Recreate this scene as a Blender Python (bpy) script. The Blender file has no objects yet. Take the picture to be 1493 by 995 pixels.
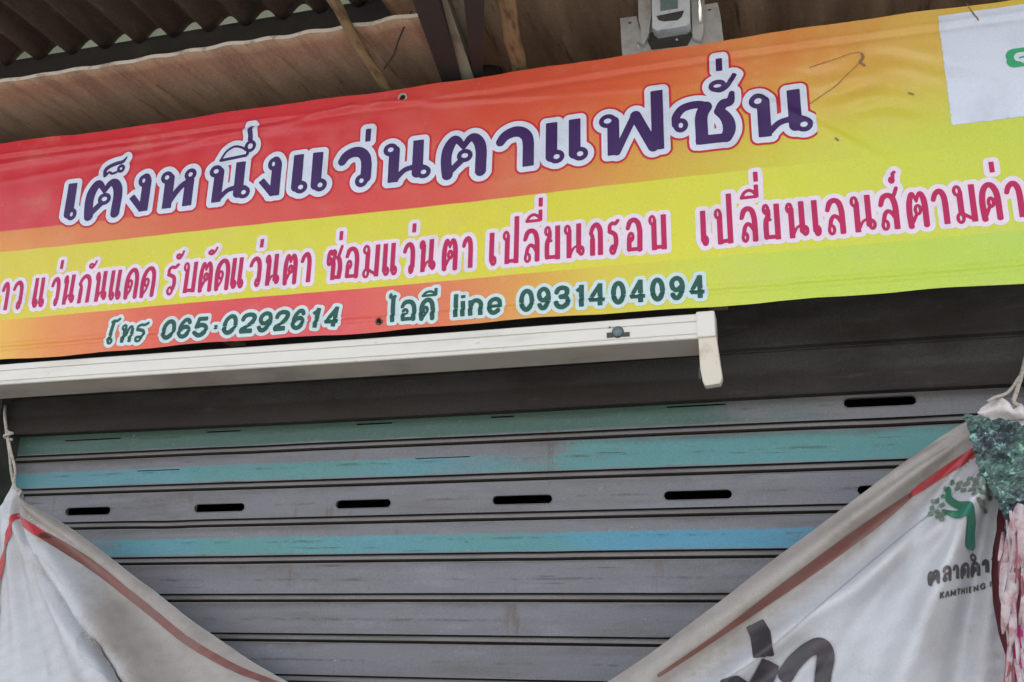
import bpy, bmesh, math, random
import numpy as np
from mathutils import Vector, Matrix
from mathutils.geometry import tessellate_polygon

sc = bpy.context.scene
C = sc.collection
random.seed(5)
rng = np.random.default_rng(5)

# ------------------------------------------------------------------ camera
FPX, CX, CY = 1478.0, 746.5, 497.5            # focal length and centre in photo pixels (1493 wide)
_x = np.array([4630 + CX, CY - 875, -FPX]); _x /= np.linalg.norm(_x)
_z = np.array([830 - CX, -4100 - CY, FPX]); _z -= _x * _z.dot(_x); _z /= np.linalg.norm(_z)
_y = np.cross(_z, _x)
ROT = np.array([_x, _y, _z])                   # camera (right, down, forward) -> world
EYE = np.array([0.0, -2.4, 1.55])
cam_d = bpy.data.cameras.new('camera'); cam = bpy.data.objects.new('camera', cam_d); C.objects.link(cam)
cam_d.sensor_width = 36.0; cam_d.lens = FPX / 1493 * 36.0
cam_d.clip_start = 0.05; cam_d.clip_end = 600
m = Matrix.Identity(4)
for i in range(3):
    m[i][0] = ROT[i][0]; m[i][1] = -ROT[i][1]; m[i][2] = -ROT[i][2]; m[i][3] = EYE[i]
cam.matrix_world = m
sc.camera = cam

# ------------------------------------------------------------------ light
SUN_EL, SUN_AZ = 52, 155                       # sun high behind the shop: the front is in open shade
w = bpy.data.worlds.new('World'); sc.world = w; w.use_nodes = True
nt = w.node_tree; bg = nt.nodes['Background']
sky = nt.nodes.new('ShaderNodeTexSky'); sky.sky_type = 'NISHITA'; sky.sun_disc = False
sky.sun_elevation = math.radians(SUN_EL); sky.sun_rotation = math.radians(20)
sky.dust_density = 4.0; sky.air_density = 1.0; sky.ozone_density = 0.6
hs = nt.nodes.new('ShaderNodeHueSaturation'); hs.inputs['Saturation'].default_value = 0.35      # veiled, overcast sky
nt.links.new(sky.outputs[0], hs.inputs['Color']); nt.links.new(hs.outputs[0], bg.inputs[0]); bg.inputs[1].default_value = 0.13
sun_d = bpy.data.lights.new('sun', 'SUN'); sun = bpy.data.objects.new('sun', sun_d); C.objects.link(sun)
sun_d.energy = 1.2; sun_d.angle = math.radians(12); sun_d.color = (1.0, 0.95, 0.88)
sv = Vector((math.sin(math.radians(20)) * math.cos(math.radians(SUN_EL)), math.cos(math.radians(20)) * math.cos(math.radians(SUN_EL)), math.sin(math.radians(SUN_EL))))
sun.rotation_euler = sv.to_track_quat('Z', 'Y').to_euler()
vs = sc.view_settings
vs.view_transform = 'Standard'; vs.look = 'None'; vs.gamma = 1.0; vs.use_curve_mapping = False
vs.exposure = 2.2

# ------------------------------------------------------------------ helpers
def ray(px, py):
    return ROT @ np.array([(px - CX) / FPX, (py - CY) / FPX, 1.0])
def at(px, py, y):                              # point of the photo on the upright plane at depth y
    d = ray(px, py); return EYE + d * ((y - EYE[1]) / d[1])
def xz(px, py, y=0.0):
    p = at(px, py, y); return (p[0], p[2])
def lin(r, g, b, k=1.0):
    f = lambda c: (c / 255 / 12.92 if c / 255 <= 0.04045 else ((c / 255 + 0.055) / 1.055) ** 2.4) * k
    return (f(r), f(g), f(b), 1)
def tag(o, label=None, cat=None, group=None, kind=None):
    for k, v in (('label', label), ('category', cat), ('group', group), ('kind', kind)):
        if v: o[k] = v
    return o
def mesh_obj(name, V, F, mat, parent=None, smooth=False, mats=None, mi=None):
    me = bpy.data.meshes.new(name)
    me.from_pydata([tuple(map(float, v)) for v in V], [], [list(map(int, f)) for f in F])
    for mm in (mats or [mat]): me.materials.append(mm)
    if mi is not None: me.polygons.foreach_set('material_index', np.asarray(mi, dtype=np.int32))
    if smooth: me.polygons.foreach_set('use_smooth', np.ones(len(me.polygons), dtype=bool))
    me.update()
    o = bpy.data.objects.new(name, me); C.objects.link(o)
    if parent: o.parent = parent
    return o
def empty(name, label, cat, group=None):
    o = bpy.data.objects.new(name, None); C.objects.link(o); o.empty_display_size = 0.1
    return tag(o, label, cat, group)
class MB:
    """collects boxes, tubes and sheets of one mesh"""
    def __init__(s): s.V = []; s.F = []
    def add(s, V, F):
        n = len(s.V); s.V += [tuple(v) for v in V]; s.F += [[i + n for i in f] for f in F]; return s
    def box(s, x0, x1, y0, y1, z0, z1):
        V = [(x, y, z) for x in (x0, x1) for y in (y0, y1) for z in (z0, z1)]
        return s.add(V, [(0, 1, 3, 2), (4, 6, 7, 5), (0, 4, 5, 1), (2, 3, 7, 6), (0, 2, 6, 4), (1, 5, 7, 3)])
    def tube(s, pts, rad, n=12, cap=True):
        P = [Vector(p) for p in pts]; R = rad if isinstance(rad, (list, tuple)) else [rad] * len(P)
        V = []; u = None
        for i, p in enumerate(P):
            d = (P[min(i + 1, len(P) - 1)] - P[max(i - 1, 0)]).normalized()
            if u is None: u = d.orthogonal().normalized()
            u = (u - d * u.dot(d)).normalized(); v = d.cross(u)
            V += [p + (u * math.cos(a) + v * math.sin(a)) * R[i] for a in [2 * math.pi * k / n for k in range(n)]]
        F = [(i * n + k, i * n + (k + 1) % n, (i + 1) * n + (k + 1) % n, (i + 1) * n + k) for i in range(len(P) - 1) for k in range(n)]
        if cap: F += [list(range(n))[::-1], [(len(P) - 1) * n + k for k in range(n)]]
        return s.add(V, F)
    def profile(s, prof, x0, x1, nx=1, wob=None):      # (y,z) profile swept along x, open
        V = []; n = len(prof)
        for i in range(nx + 1):
            x = x0 + (x1 - x0) * i / nx
            for (y, z) in prof:
                dy, dz = wob(x, z) if wob else (0, 0)
                V.append((x, y + dy, z + dz))
        return s.add(V, [(i * n + k, (i + 1) * n + k, (i + 1) * n + k + 1, i * n + k + 1) for i in range(nx) for k in range(n - 1)])
    def obj(s, name, mat, parent=None, smooth=False, bevel=0.0):
        o = mesh_obj(name, s.V, s.F, mat, parent, smooth)
        bm = bmesh.new(); bm.from_mesh(o.data); bmesh.ops.recalc_face_normals(bm, faces=bm.faces); bm.to_mesh(o.data); bm.free()
        if bevel:
            b = o.modifiers.new('bevel', 'BEVEL'); b.width = bevel; b.segments = 2; b.limit_method = 'ANGLE'
        return o

# ------------------------------------------------------------------ materials
class Mat:
    def __init__(s, name, col=(0.5, 0.5, 0.5, 1), rough=0.6, metal=0.0, spec=0.5):
        s.m = bpy.data.materials.new(name); s.m.use_nodes = True; s.t = s.m.node_tree; s.p = s.t.nodes['Principled BSDF']
        s.p.inputs['Base Color'].default_value = col; s.p.inputs['Roughness'].default_value = rough
        s.p.inputs['Metallic'].default_value = metal; s.p.inputs['Specular IOR Level'].default_value = spec
        s.last = None; s.base = col
        s.tc = s.t.nodes.new('ShaderNodeTexCoord')
    def n(s, kind, **kw):
        nd = s.t.nodes.new('ShaderNode' + kind)
        for k, v in kw.items(): setattr(nd, k, v)
        return nd
    def put(s, sock, v):
        if hasattr(v, 'is_output') or isinstance(v, bpy.types.NodeSocket): s.t.links.new(v, sock)
        else: sock.default_value = v
    def coords(s, scale=(1, 1, 1), off=(0, 0, 0)):
        mp = s.n('Mapping'); mp.inputs['Scale'].default_value = scale; mp.inputs['Location'].default_value = off
        s.t.links.new(s.tc.outputs['Object'], mp.inputs['Vector']); return mp.outputs[0]
    def noise(s, scale, detail=4, rough=0.55, stretch=(1, 1, 1), off=(0, 0, 0)):
        nd = s.n('TexNoise'); nd.inputs['Scale'].default_value = scale; nd.inputs['Detail'].default_value = detail
        nd.inputs['Roughness'].default_value = rough; s.t.links.new(s.coords(stretch, off), nd.inputs['Vector']); return nd.outputs[0]
    def math(s, op, a, b=0.0, c=0.0):
        nd = s.n('Math', operation=op)
        for i, v in enumerate((a, b, c)): s.put(nd.inputs[i], v)
        return nd.outputs[0]
    def step(s, v, lo, hi):                     # smooth 0..1
        nd = s.n('MapRange', interpolation_type='SMOOTHSTEP'); s.put(nd.inputs[0], v)
        s.put(nd.inputs[1], lo); s.put(nd.inputs[2], hi); return nd.outputs[0]
    def mix(s, f, a, b, mode='MIX'):
        nd = s.n('Mix', data_type='RGBA', blend_type=mode); s.put(nd.inputs[0], f); s.put(nd.inputs[6], a); s.put(nd.inputs[7], b); return nd.outputs[2]
    def xyz(s):
        nd = s.n('SeparateXYZ'); s.t.links.new(s.tc.outputs['Object'], nd.inputs[0]); return nd.outputs
    def ramp(s, v, stops):
        nd = s.n('ValToRGB'); e = nd.color_ramp.elements
        while len(e) < len(stops): e.new(0.5)
        for k, (p, c) in enumerate(stops): e[k].position = p; e[k].color = c
        s.put(nd.inputs[0], v); return nd.outputs[0]
    def color(s, v): s.put(s.p.inputs['Base Color'], v); s.last = v; return s
    def cur(s): return s.last if s.last is not None else s.base
    def dirt(s, col, scale, lo, hi, amt=1.0, stretch=(1, 1, 1), off=(0, 0, 0), detail=5):
        f = s.math('MULTIPLY', s.step(s.noise(scale, detail, 0.6, stretch, off), lo, hi), amt)
        return s.color(s.mix(f, s.cur(), col))
    def bump(s, scale, strength, dist=0.002, stretch=(1, 1, 1), detail=4):
        nd = s.n('Bump'); nd.inputs['Strength'].default_value = strength; nd.inputs['Distance'].default_value = dist
        s.t.links.new(s.noise(scale, detail, 0.6, stretch), nd.inputs['Height']); s.t.links.new(nd.outputs[0], s.p.inputs['Normal']); return s
    def grain(s, amt, scale=330):
        nd = s.n('MapRange'); s.t.links.new(s.noise(scale, 3, 0.7), nd.inputs[0]); nd.inputs[1].default_value = 0.3; nd.inputs[2].default_value = 0.7
        nd.inputs[3].default_value = 1 - amt; nd.inputs[4].default_value = 1 + amt
        cb = s.n('CombineColor'); [s.t.links.new(nd.outputs[0], cb.inputs[i]) for i in range(3)]
        mx = s.n('Mix', data_type='RGBA', blend_type='MULTIPLY'); mx.clamp_result = False; mx.inputs[0].default_value = 1.0
        s.put(mx.inputs[6], s.cur()); s.t.links.new(cb.outputs[0], mx.inputs[7]); return s.color(mx.outputs[2])
    def rough(s, scale, lo, hi, stretch=(1, 1, 1)):
        nd = s.n('MapRange'); s.t.links.new(s.noise(scale, 4, 0.6, stretch), nd.inputs[0]); nd.inputs[1].default_value = 0.3; nd.inputs[2].default_value = 0.7
        nd.inputs[3].default_value = lo; nd.inputs[4].default_value = hi; s.t.links.new(nd.outputs[0], s.p.inputs['Roughness']); return s
M = {}
KW = 1.0                                       # printed colours: photo value x KW = reflectance
def printed(name, rgb, k=KW, rough=0.34):
    a = Mat(name, lin(*rgb, k), rough, 0, 0.22)
    a.dirt(lin(*[c * 0.88 for c in rgb], k), 9, 0.45, 0.8, 0.7, (1, 1, 1))
    a.dirt((0.16, 0.12, 0.09, 1), 60, 0.70, 0.80, 0.35)
    a.grain(0.08); a.bump(220, 0.12, 0.0006)
    M[name] = a.m; return a
printed('ink_white', (205, 214, 230)); printed('ink_purple', (62, 38, 92)); printed('ink_red', (190, 45, 55))
printed('ink_magenta', (178, 34, 86)); printed('ink_pink', (222, 210, 224)); printed('ink_green', (38, 84, 74)); printed('ink_mint', (196, 214, 216))
printed('ink_icon', (60, 160, 110)); printed('ink_outline_grey', (128, 160, 150))

BX0, BX1, BZ0, BZ1 = -3.1, 0.98, 2.408, 3.157  # the shop banner
def banner_material():
    a = Mat('banner_vinyl', rough=0.33, spec=0.30)
    X, Y_, Z = a.xyz()
    nz = a.noise(1.4, 2)
    wob = a.math('MULTIPLY', a.math('SUBTRACT', nz, 0.5), 0.05)
    u = a.math('ADD', a.math('DIVIDE', a.math('SUBTRACT', X, -2.5), 3.12), wob)
    def R(pts, py):
        st = []
        for px, c in pts:
            st.append((min(1, max(0, (xz(px, py)[0] + 2.5) / 3.12)), lin(*c, KW)))
        return a.ramp(u, st)
    top = R([(0, (196, 36, 48)), (380, (202, 42, 54)), (560, (204, 52, 54)), (720, (208, 74, 52)), (880, (212, 86, 52)), (1050, (212, 112, 60)), (1200, (209, 136, 66)), (1340, (207, 166, 72)), (1493, (205, 182, 62))], 120)
    low = R([(0, (214, 140, 58)), (180, (208, 112, 60)), (330, (206, 78, 58)), (520, (206, 58, 52)), (680, (206, 76, 52)), (780, (206, 112, 54)), (900, (206, 148, 50)), (1040, (200, 178, 44)), (1180, (198, 200, 54)), (1493, (188, 202, 60))], 290)
    band = R([(0, (206, 190, 50)), (300, (204, 200, 44)), (700, (208, 200, 42)), (1000, (206, 204, 46)), (1200, (200, 204, 52)), (1493, (190, 202, 58))], 370)
    bot = R([(0, (222, 170, 58)), (70, (216, 134, 58)), (200, (212, 92, 62)), (340, (206, 60, 66)), (500, (210, 72, 74)), (640, (212, 106, 66)), (740, (210, 140, 56)), (880, (206, 188, 52)), (1020, (194, 202, 56)), (1180, (182, 202, 62)), (1493, (174, 200, 66))], 470)
    zt = xz(460, 318)[1]; zb = xz(480, 424.5)[1]
    up = a.mix(a.step(Z, zt + 0.0, zt + 0.33), low, top)
    # on the left the red field stops on a hard line above an orange strip
    hard = a.math('MULTIPLY', a.step(Z, zt + 0.068, zt + 0.075), a.math('SUBTRACT', 1.0, a.step(X, -2.25, -1.2)))
    up = a.mix(hard, up, top)
    c = a.mix(a.step(Z, zt - 0.0015, zt + 0.0015), band, up)
    c = a.mix(a.step(Z, zb - 0.0015, zb + 0.0015), bot, c)
    hsv = a.n('HueSaturation'); hsv.inputs['Saturation'].default_value = 0.97; a.put(hsv.inputs['Color'], c); a.color(hsv.outputs[0])
    a.dirt((0.55, 0.40, 0.24, 1), 5, 0.52, 0.85, 0.28, (1, 1, 1.8))
    a.dirt((0.10, 0.07, 0.05, 1), 75, 0.71, 0.78, 0.55, (1, 1, 1), (3, 0, 1))
    a.dirt((0.30, 0.18, 0.10, 1), 18, 0.62, 0.80, 0.22, (1, 1, 5), (7, 0, 1))
    # faded, dusty right end
    f = a.math('MULTIPLY', a.math('MULTIPLY', a.step(X, -0.35, 0.25), a.step(Z, 2.80, 2.95)), a.step(a.noise(7, 5, 0.6), 0.35, 0.7))
    a.color(a.mix(a.math('MULTIPLY', f, 0.4), a.cur(), lin(218, 190, 110)))
    a.dirt((0.62, 0.56, 0.50, 1), 3.2, 0.5, 0.8, 0.07, (1, 1, 2.5), (0, 4, 0)); a.grain(0.10); a.rough(14, 0.15, 0.30)
    a.bump(200, 0.10, 0.0006)
    return a.m
M['banner'] = banner_material()

a = Mat('grey_shutter_steel', (0.165, 0.165, 0.180, 1), 0.5, 0.0, 0.4)
X, Y_, Z = a.xyz()
SZ0, PITCH, SY = 2.176, 0.1095, 0.30            # seam height of the first slat, slat pitch, depth of the curtain
a.dirt((0.118, 0.109, 0.104, 1), 3, 0.45, 0.75, 0.7, (0.6, 1, 6))
a.dirt((0.21, 0.21, 0.226, 1), 11, 0.5, 0.75, 0.6, (0.5, 1, 2), (4, 1, 0))
a.dirt((0.115, 0.068, 0.042, 1), 9, 0.62, 0.74, 0.55, (2.6, 1, 0.5), (7, 0, 7))     # rust runs
# bands of old teal and blue paint, with their own ragged edges
def paintband(z0, z1, x0, x1, off, amt=1.0, sx=0.35):
    wv = a.math('MULTIPLY', a.math('SUBTRACT', a.noise(9, 5, 0.65, (1, 1, 0.3), off), 0.5), 0.016)
    zz = a.math('ADD', Z, wv)
    f = a.math('MULTIPLY', a.step(zz, z0 - 0.004, z0 + 0.004), a.math('SUBTRACT', 1.0, a.step(zz, z1 - 0.004, z1 + 0.004)))
    xw = a.math('ADD', X, a.math('MULTIPLY', a.math('SUBTRACT', a.noise(4, 4, 0.6, (1, 1, 5), off), 0.5), 0.9))
    f = a.math('MULTIPLY', f, a.step(xw, x0, x0 + sx)); f = a.math('MULTIPLY', f, a.math('SUBTRACT', 1.0, a.step(xw, x1 - sx, x1)))
    wear = a.math('SUBTRACT', 1.0, a.math('MULTIPLY', a.step(a.noise(40, 6, 0.75, (0.4, 1, 1.6), off), 0.58, 0.66), 0.6))
    return a.math('MULTIPLY', a.math('MULTIPLY', f, wear), amt)
hue = a.step(a.noise(1.3, 3, 0.5, (1, 1, 1.5)), 0.38, 0.62)
paint = a.mix(hue, (0.078, 0.25, 0.24, 1), (0.085, 0.265, 0.31, 1))
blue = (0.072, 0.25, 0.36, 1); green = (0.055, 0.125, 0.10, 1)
r = lambda k: SZ0 - k * PITCH                    # seam under slat k
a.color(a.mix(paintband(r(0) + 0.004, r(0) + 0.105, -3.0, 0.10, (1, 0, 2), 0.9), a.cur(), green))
a.color(a.mix(paintband(r(1) + 0.004, r(1) + 0.052, -3.0, -0.5, (5, 0, 3), 0.85, 0.6), a.cur(), paint))
a.color(a.mix(paintband(r(1) + 0.004, r(1) + 0.090, -0.75, 0.62, (5, 0, 9), 0.9, 0.25), a.cur(), paint))
a.color(a.mix(paintband(r(3) + 0.004, r(3) + 0.052, -2.3, -0.2, (8, 0, 1), 0.9, 0.3), a.cur(), paint))
a.color(a.mix(paintband(r(3) + 0.004, r(3) + 0.052, -0.9, 0.45, (2, 0, 6), 0.95, 0.5), a.cur(), blue))
a.dirt((0.05, 0.045, 0.042, 1), 22, 0.66, 0.72, 0.8, (0.08, 1, 2.5), (2, 0, 8))     # scratches
a.dirt((0.08, 0.07, 0.065, 1), 70, 0.68, 0.76, 0.7, (0.35, 1, 1), (9, 0, 2))
# grime streaks lying across the middle of the slats and along their upper lips
zf = a.math('FRACT', a.math('DIVIDE', a.math('SUBTRACT', Z, SZ0), PITCH))
zf = a.math('ADD', zf, a.math('MULTIPLY', a.math('SUBTRACT', a.noise(6, 3, 0.6, (1, 1, 0.3), (6, 2, 0)), 0.5), 0.10))
mid = a.math('SUBTRACT', 1.0, a.step(a.math('ABSOLUTE', a.math('SUBTRACT', zf, 0.36)), 0.010, 0.05))
a.color(a.mix(a.math('MULTIPLY', a.math('MULTIPLY', mid, a.step(a.noise(13, 6, 0.75, (0.45, 1, 1), (3, 0, 4)), 0.47, 0.62)), 0.55), a.cur(), (0.06, 0.054, 0.05, 1)))
lip = a.step(zf, 0.56, 0.74)
a.color(a.mix(a.math('MULTIPLY', a.math('MULTIPLY', lip, a.step(a.noise(5, 6, 0.7, (0.4, 1, 1), (1, 0, 4)), 0.40, 0.65)), 0.7), a.cur(), (0.092, 0.083, 0.077, 1)))
a.dirt((0.34, 0.34, 0.36, 1), 120, 0.66, 0.74, 0.5, (0.5, 1, 1), (5, 0, 5))
a.grain(0.17, 260); a.rough(20, 0.42, 0.62, (0.3, 1, 3)); a.bump(90, 0.35, 0.001, (0.5, 1, 1))
M['shutter'] = a.m
a = Mat('bead_steel', (0.165, 0.152, 0.145, 1), 0.55)
a.dirt((0.10, 0.09, 0.083, 1), 8, 0.42, 0.7, 0.8, (0.4, 1, 4)); a.dirt((0.27, 0.26, 0.26, 1), 30, 0.6, 0.75, 0.6, (0.2, 1, 3)); a.grain(0.18, 260); M['bead'] = a.m
a = Mat('seam_grime', (0.018, 0.014, 0.013, 1), 0.85); M['grime'] = a.m
a = Mat('hood_steel', (0.048, 0.046, 0.044, 1), 0.75, 0, 0.25)
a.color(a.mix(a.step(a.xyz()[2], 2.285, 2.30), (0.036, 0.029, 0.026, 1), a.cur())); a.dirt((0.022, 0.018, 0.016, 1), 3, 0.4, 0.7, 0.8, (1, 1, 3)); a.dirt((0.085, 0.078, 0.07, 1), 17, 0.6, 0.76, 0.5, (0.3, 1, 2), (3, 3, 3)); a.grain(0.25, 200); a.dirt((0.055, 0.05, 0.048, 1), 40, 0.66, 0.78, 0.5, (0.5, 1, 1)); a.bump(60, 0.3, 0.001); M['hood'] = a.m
a = Mat('hood_moss', (0.052, 0.058, 0.046, 1), 0.85); a.dirt((0.028, 0.024, 0.022, 1), 9, 0.4, 0.65, 0.9); M['jamb'] = a.m
a = Mat('dark_inside', (0.06, 0.045, 0.042, 1), 0.9); M['inside'] = a.m
a = Mat('cream_enamel', (0.66, 0.64, 0.59, 1), 0.42, 0, 0.45)
a.dirt((0.44, 0.40, 0.33, 1), 5, 0.5, 0.8, 0.6, (0.5, 1, 3)); a.dirt((0.30, 0.24, 0.17, 1), 34, 0.66, 0.76, 0.6, (0.5, 1, 1), (2, 0, 0)); a.dirt((0.16, 0.12, 0.09, 1), 90, 0.70, 0.76, 0.6); a.bump(70, 0.12, 0.001); M['cream'] = a.m
a = Mat('dark_brown_enamel', (0.27, 0.245, 0.21, 1), 0.7); a.dirt((0.17, 0.145, 0.12, 1), 7, 0.45, 0.7, 0.7, (0.5, 1, 1)); M['dark_brown'] = a.m  # batten underside, a darker brown than the cream front
a = Mat('yellowed_plastic', (0.60, 0.55, 0.455, 1), 0.4); a.dirt((0.36, 0.28, 0.19, 1), 25, 0.5, 0.8, 0.6); M['yellowed'] = a.m
a = Mat('dark_plastic', (0.035, 0.038, 0.04, 1), 0.5); M['dark_plastic'] = a.m
a = Mat('grey_green_plastic', (0.10, 0.15, 0.16, 1), 0.4); a.dirt((0.2, 0.26, 0.27, 1), 90, 0.5, 0.7, 0.6); M['starter'] = a.m
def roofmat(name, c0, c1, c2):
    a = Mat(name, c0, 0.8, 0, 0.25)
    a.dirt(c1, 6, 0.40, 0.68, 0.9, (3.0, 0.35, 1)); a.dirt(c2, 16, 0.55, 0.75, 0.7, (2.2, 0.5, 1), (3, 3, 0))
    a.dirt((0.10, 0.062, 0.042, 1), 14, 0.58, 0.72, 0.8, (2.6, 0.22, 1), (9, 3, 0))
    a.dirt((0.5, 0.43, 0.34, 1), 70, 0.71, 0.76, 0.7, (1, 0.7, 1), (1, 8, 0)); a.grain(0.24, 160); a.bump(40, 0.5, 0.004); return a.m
M['roof_brown'] = roofmat('weathered_brown_sheet', (0.40, 0.272, 0.185, 1), (0.28, 0.185, 0.124, 1), (0.50, 0.36, 0.26, 1))
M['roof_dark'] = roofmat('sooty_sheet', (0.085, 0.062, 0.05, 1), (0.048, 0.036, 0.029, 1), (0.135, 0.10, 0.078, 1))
a = Mat('broken_sheet_edge', (0.50, 0.45, 0.38, 1), 0.85); a.dirt((0.22, 0.17, 0.13, 1), 26, 0.5, 0.7, 0.9, (1, 1, 1)); M['sheet_edge'] = a.m
a = Mat('black_steel', (0.022, 0.019, 0.018, 1), 0.7); a.dirt((0.045, 0.036, 0.03, 1), 12, 0.5, 0.75, 0.8); M['beam'] = a.m
a = Mat('pale_green_paint', (0.24, 0.24, 0.18, 1), 0.7); a.dirt((0.12, 0.105, 0.08, 1), 18, 0.5, 0.7, 0.8, (2, 0.6, 1)); M['pale_strip'] = a.m
a = Mat('old_bamboo', (0.23, 0.165, 0.085, 1), 0.6); a.dirt((0.07, 0.045, 0.025, 1), 20, 0.45, 0.65, 0.9, (2, 0.5, 2)); a.dirt((0.40, 0.32, 0.16, 1), 12, 0.55, 0.75, 0.7, (3, 0.4, 3), (4, 0, 0)); a.bump(60, 0.4, 0.002); M['bamboo'] = a.m
a = Mat('galvanised_bracket', (0.44, 0.45, 0.45, 1), 0.36, 0.35); a.dirt((0.24, 0.23, 0.22, 1), 18, 0.45, 0.7, 0.7); a.dirt((0.14, 0.11, 0.09, 1), 60, 0.66, 0.74, 0.6); a.bump(60, 0.2, 0.001); M['galv'] = a.m
a = Mat('clear_grey_plastic', (0.50, 0.56, 0.60, 1), 0.22, 0.1); a.dirt((0.30, 0.34, 0.36, 1), 30, 0.5, 0.7, 0.6); M['box_plastic'] = a.m
a = Mat('chrome_rod', (0.85, 0.85, 0.80, 1), 0.12, 1.0); M['chrome'] = a.m
a = Mat('drape_vinyl', (0.50, 0.51, 0.535, 1), 0.42, 0, 0.4)
a.dirt((0.34, 0.325, 0.31, 1), 3.5, 0.45, 0.75, 0.7); a.dirt((0.24, 0.20, 0.165, 1), 14, 0.58, 0.8, 0.4, (1, 1, 1), (5, 0, 0)); a.dirt((0.2, 0.17, 0.15, 1), 90, 0.69, 0.76, 0.5); a.grain(0.10); a.rough(15, 0.3, 0.5); a.bump(26, 0.35, 0.006, (1, 1, 0.6), 6); M['drape'] = a.m
a = Mat('drape_hem', (0.335, 0.305, 0.278, 1), 0.5, 0, 0.35)
a.dirt((0.25, 0.22, 0.192, 1), 9, 0.42, 0.72, 0.8); a.dirt((0.38, 0.36, 0.335, 1), 22, 0.55, 0.8, 0.5, (1, 1, 1), (2, 0, 0)); at_ = a.n('Attribute'); at_.attribute_name = 'soil'; soil = a.math('ADD', at_.outputs['Fac'], a.math('MULTIPLY', a.math('SUBTRACT', a.noise(18, 5), 0.5), 0.5))
a.color(a.mix(a.step(soil, 0.0, 0.72), (0.455, 0.465, 0.485, 1), a.cur())); a.grain(0.12); a.bump(26, 0.35, 0.006, (1, 1, 0.6), 6); M['hem'] = a.m
def simple(name, col, rough=0.5, d=None, sc_=20):
    a = Mat(name, col, rough)
    if d: a.dirt(d, sc_, 0.45, 0.7, 0.8)
    M[name] = a.m
simple('drape_red', (0.44, 0.04, 0.05, 1), 0.45, (0.34, 0.06, 0.06, 1))
simple('drape_faded_red', (0.19, 0.075, 0.062, 1), 0.5, (0.17, 0.10, 0.082, 1), 18)
simple('drape_black', (0.035, 0.03, 0.036, 1), 0.45, (0.075, 0.06, 0.07, 1), 12)
simple('drape_grey_print', (0.17, 0.155, 0.135, 1), 0.5, (0.28, 0.25, 0.22, 1), 30)
simple('faded_black', (0.075, 0.068, 0.07, 1), 0.5, (0.14, 0.13, 0.13, 1), 40)
simple('logo_green', (0.025, 0.155, 0.085, 1), 0.45, (0.02, 0.17, 0.17, 1), 14)
simple('leaf_grey', (0.14, 0.20, 0.155, 1), 0.5)
simple('rope', (0.40, 0.36, 0.31, 1), 0.9, (0.2, 0.17, 0.14, 1), 80)
simple('petal_white', (0.48, 0.40, 0.41, 1), 0.7, (0.30, 0.10, 0.12, 1), 38)
simple('petal_pink', (0.30, 0.09, 0.11, 1), 0.7, (0.14, 0.02, 0.03, 1), 45)
simple('petal_magenta', (0.50, 0.03, 0.20, 1), 0.5, (0.36, 0.02, 0.12, 1), 10)
simple('dark_red', (0.10, 0.015, 0.02, 1), 0.8)
simple('stain', (0.24, 0.135, 0.07, 1), 0.7, (0.12, 0.06, 0.03, 1), 60)
simple('black_wire', (0.015, 0.012, 0.011, 1), 0.7)
simple('plaster', (0.13, 0.14, 0.09, 1), 0.9, (0.07, 0.08, 0.045, 1), 2)
simple('concrete', (0.33, 0.315, 0.29, 1), 0.9, (0.24, 0.225, 0.2, 1), 3)
simple('wall_paint', (0.30, 0.27, 0.24, 1), 0.9, (0.18, 0.15, 0.13, 1), 3)
simple('knot_cloth', (0.62, 0.58, 0.57, 1), 0.7, (0.42, 0.38, 0.36, 1), 30)
a = Mat('teal_foil', (0.07, 0.20, 0.185, 1), 0.35, 0.25)
v = a.n('TexVoronoi'); v.inputs['Scale'].default_value = 90; a.t.links.new(a.coords(), v.inputs['Vector'])
fl = a.step(v.outputs['Color'], 0.55, 0.75)
a.color(a.mix(a.step(a.noise(12, 3), 0.42, 0.6), (0.085, 0.11, 0.125, 1), (0.11, 0.19, 0.165, 1)))
a.color(a.mix(a.math('MULTIPLY', a.step(a.noise(75, 3, 0.6), 0.54, 0.62), a.step(a.noise(11, 3, 0.5, (1, 1, 1), (4, 0, 0)), 0.42, 0.58)), a.cur(), (0.30, 0.58, 0.50, 1)))
a.color(a.mix(a.step(a.noise(60, 3, 0.6, (1, 1, 1), (9, 0, 3)), 0.58, 0.68), a.cur(), (0.045, 0.06, 0.058, 1)))
a.bump(70, 0.8, 0.01); M['foil'] = a.m

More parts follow.
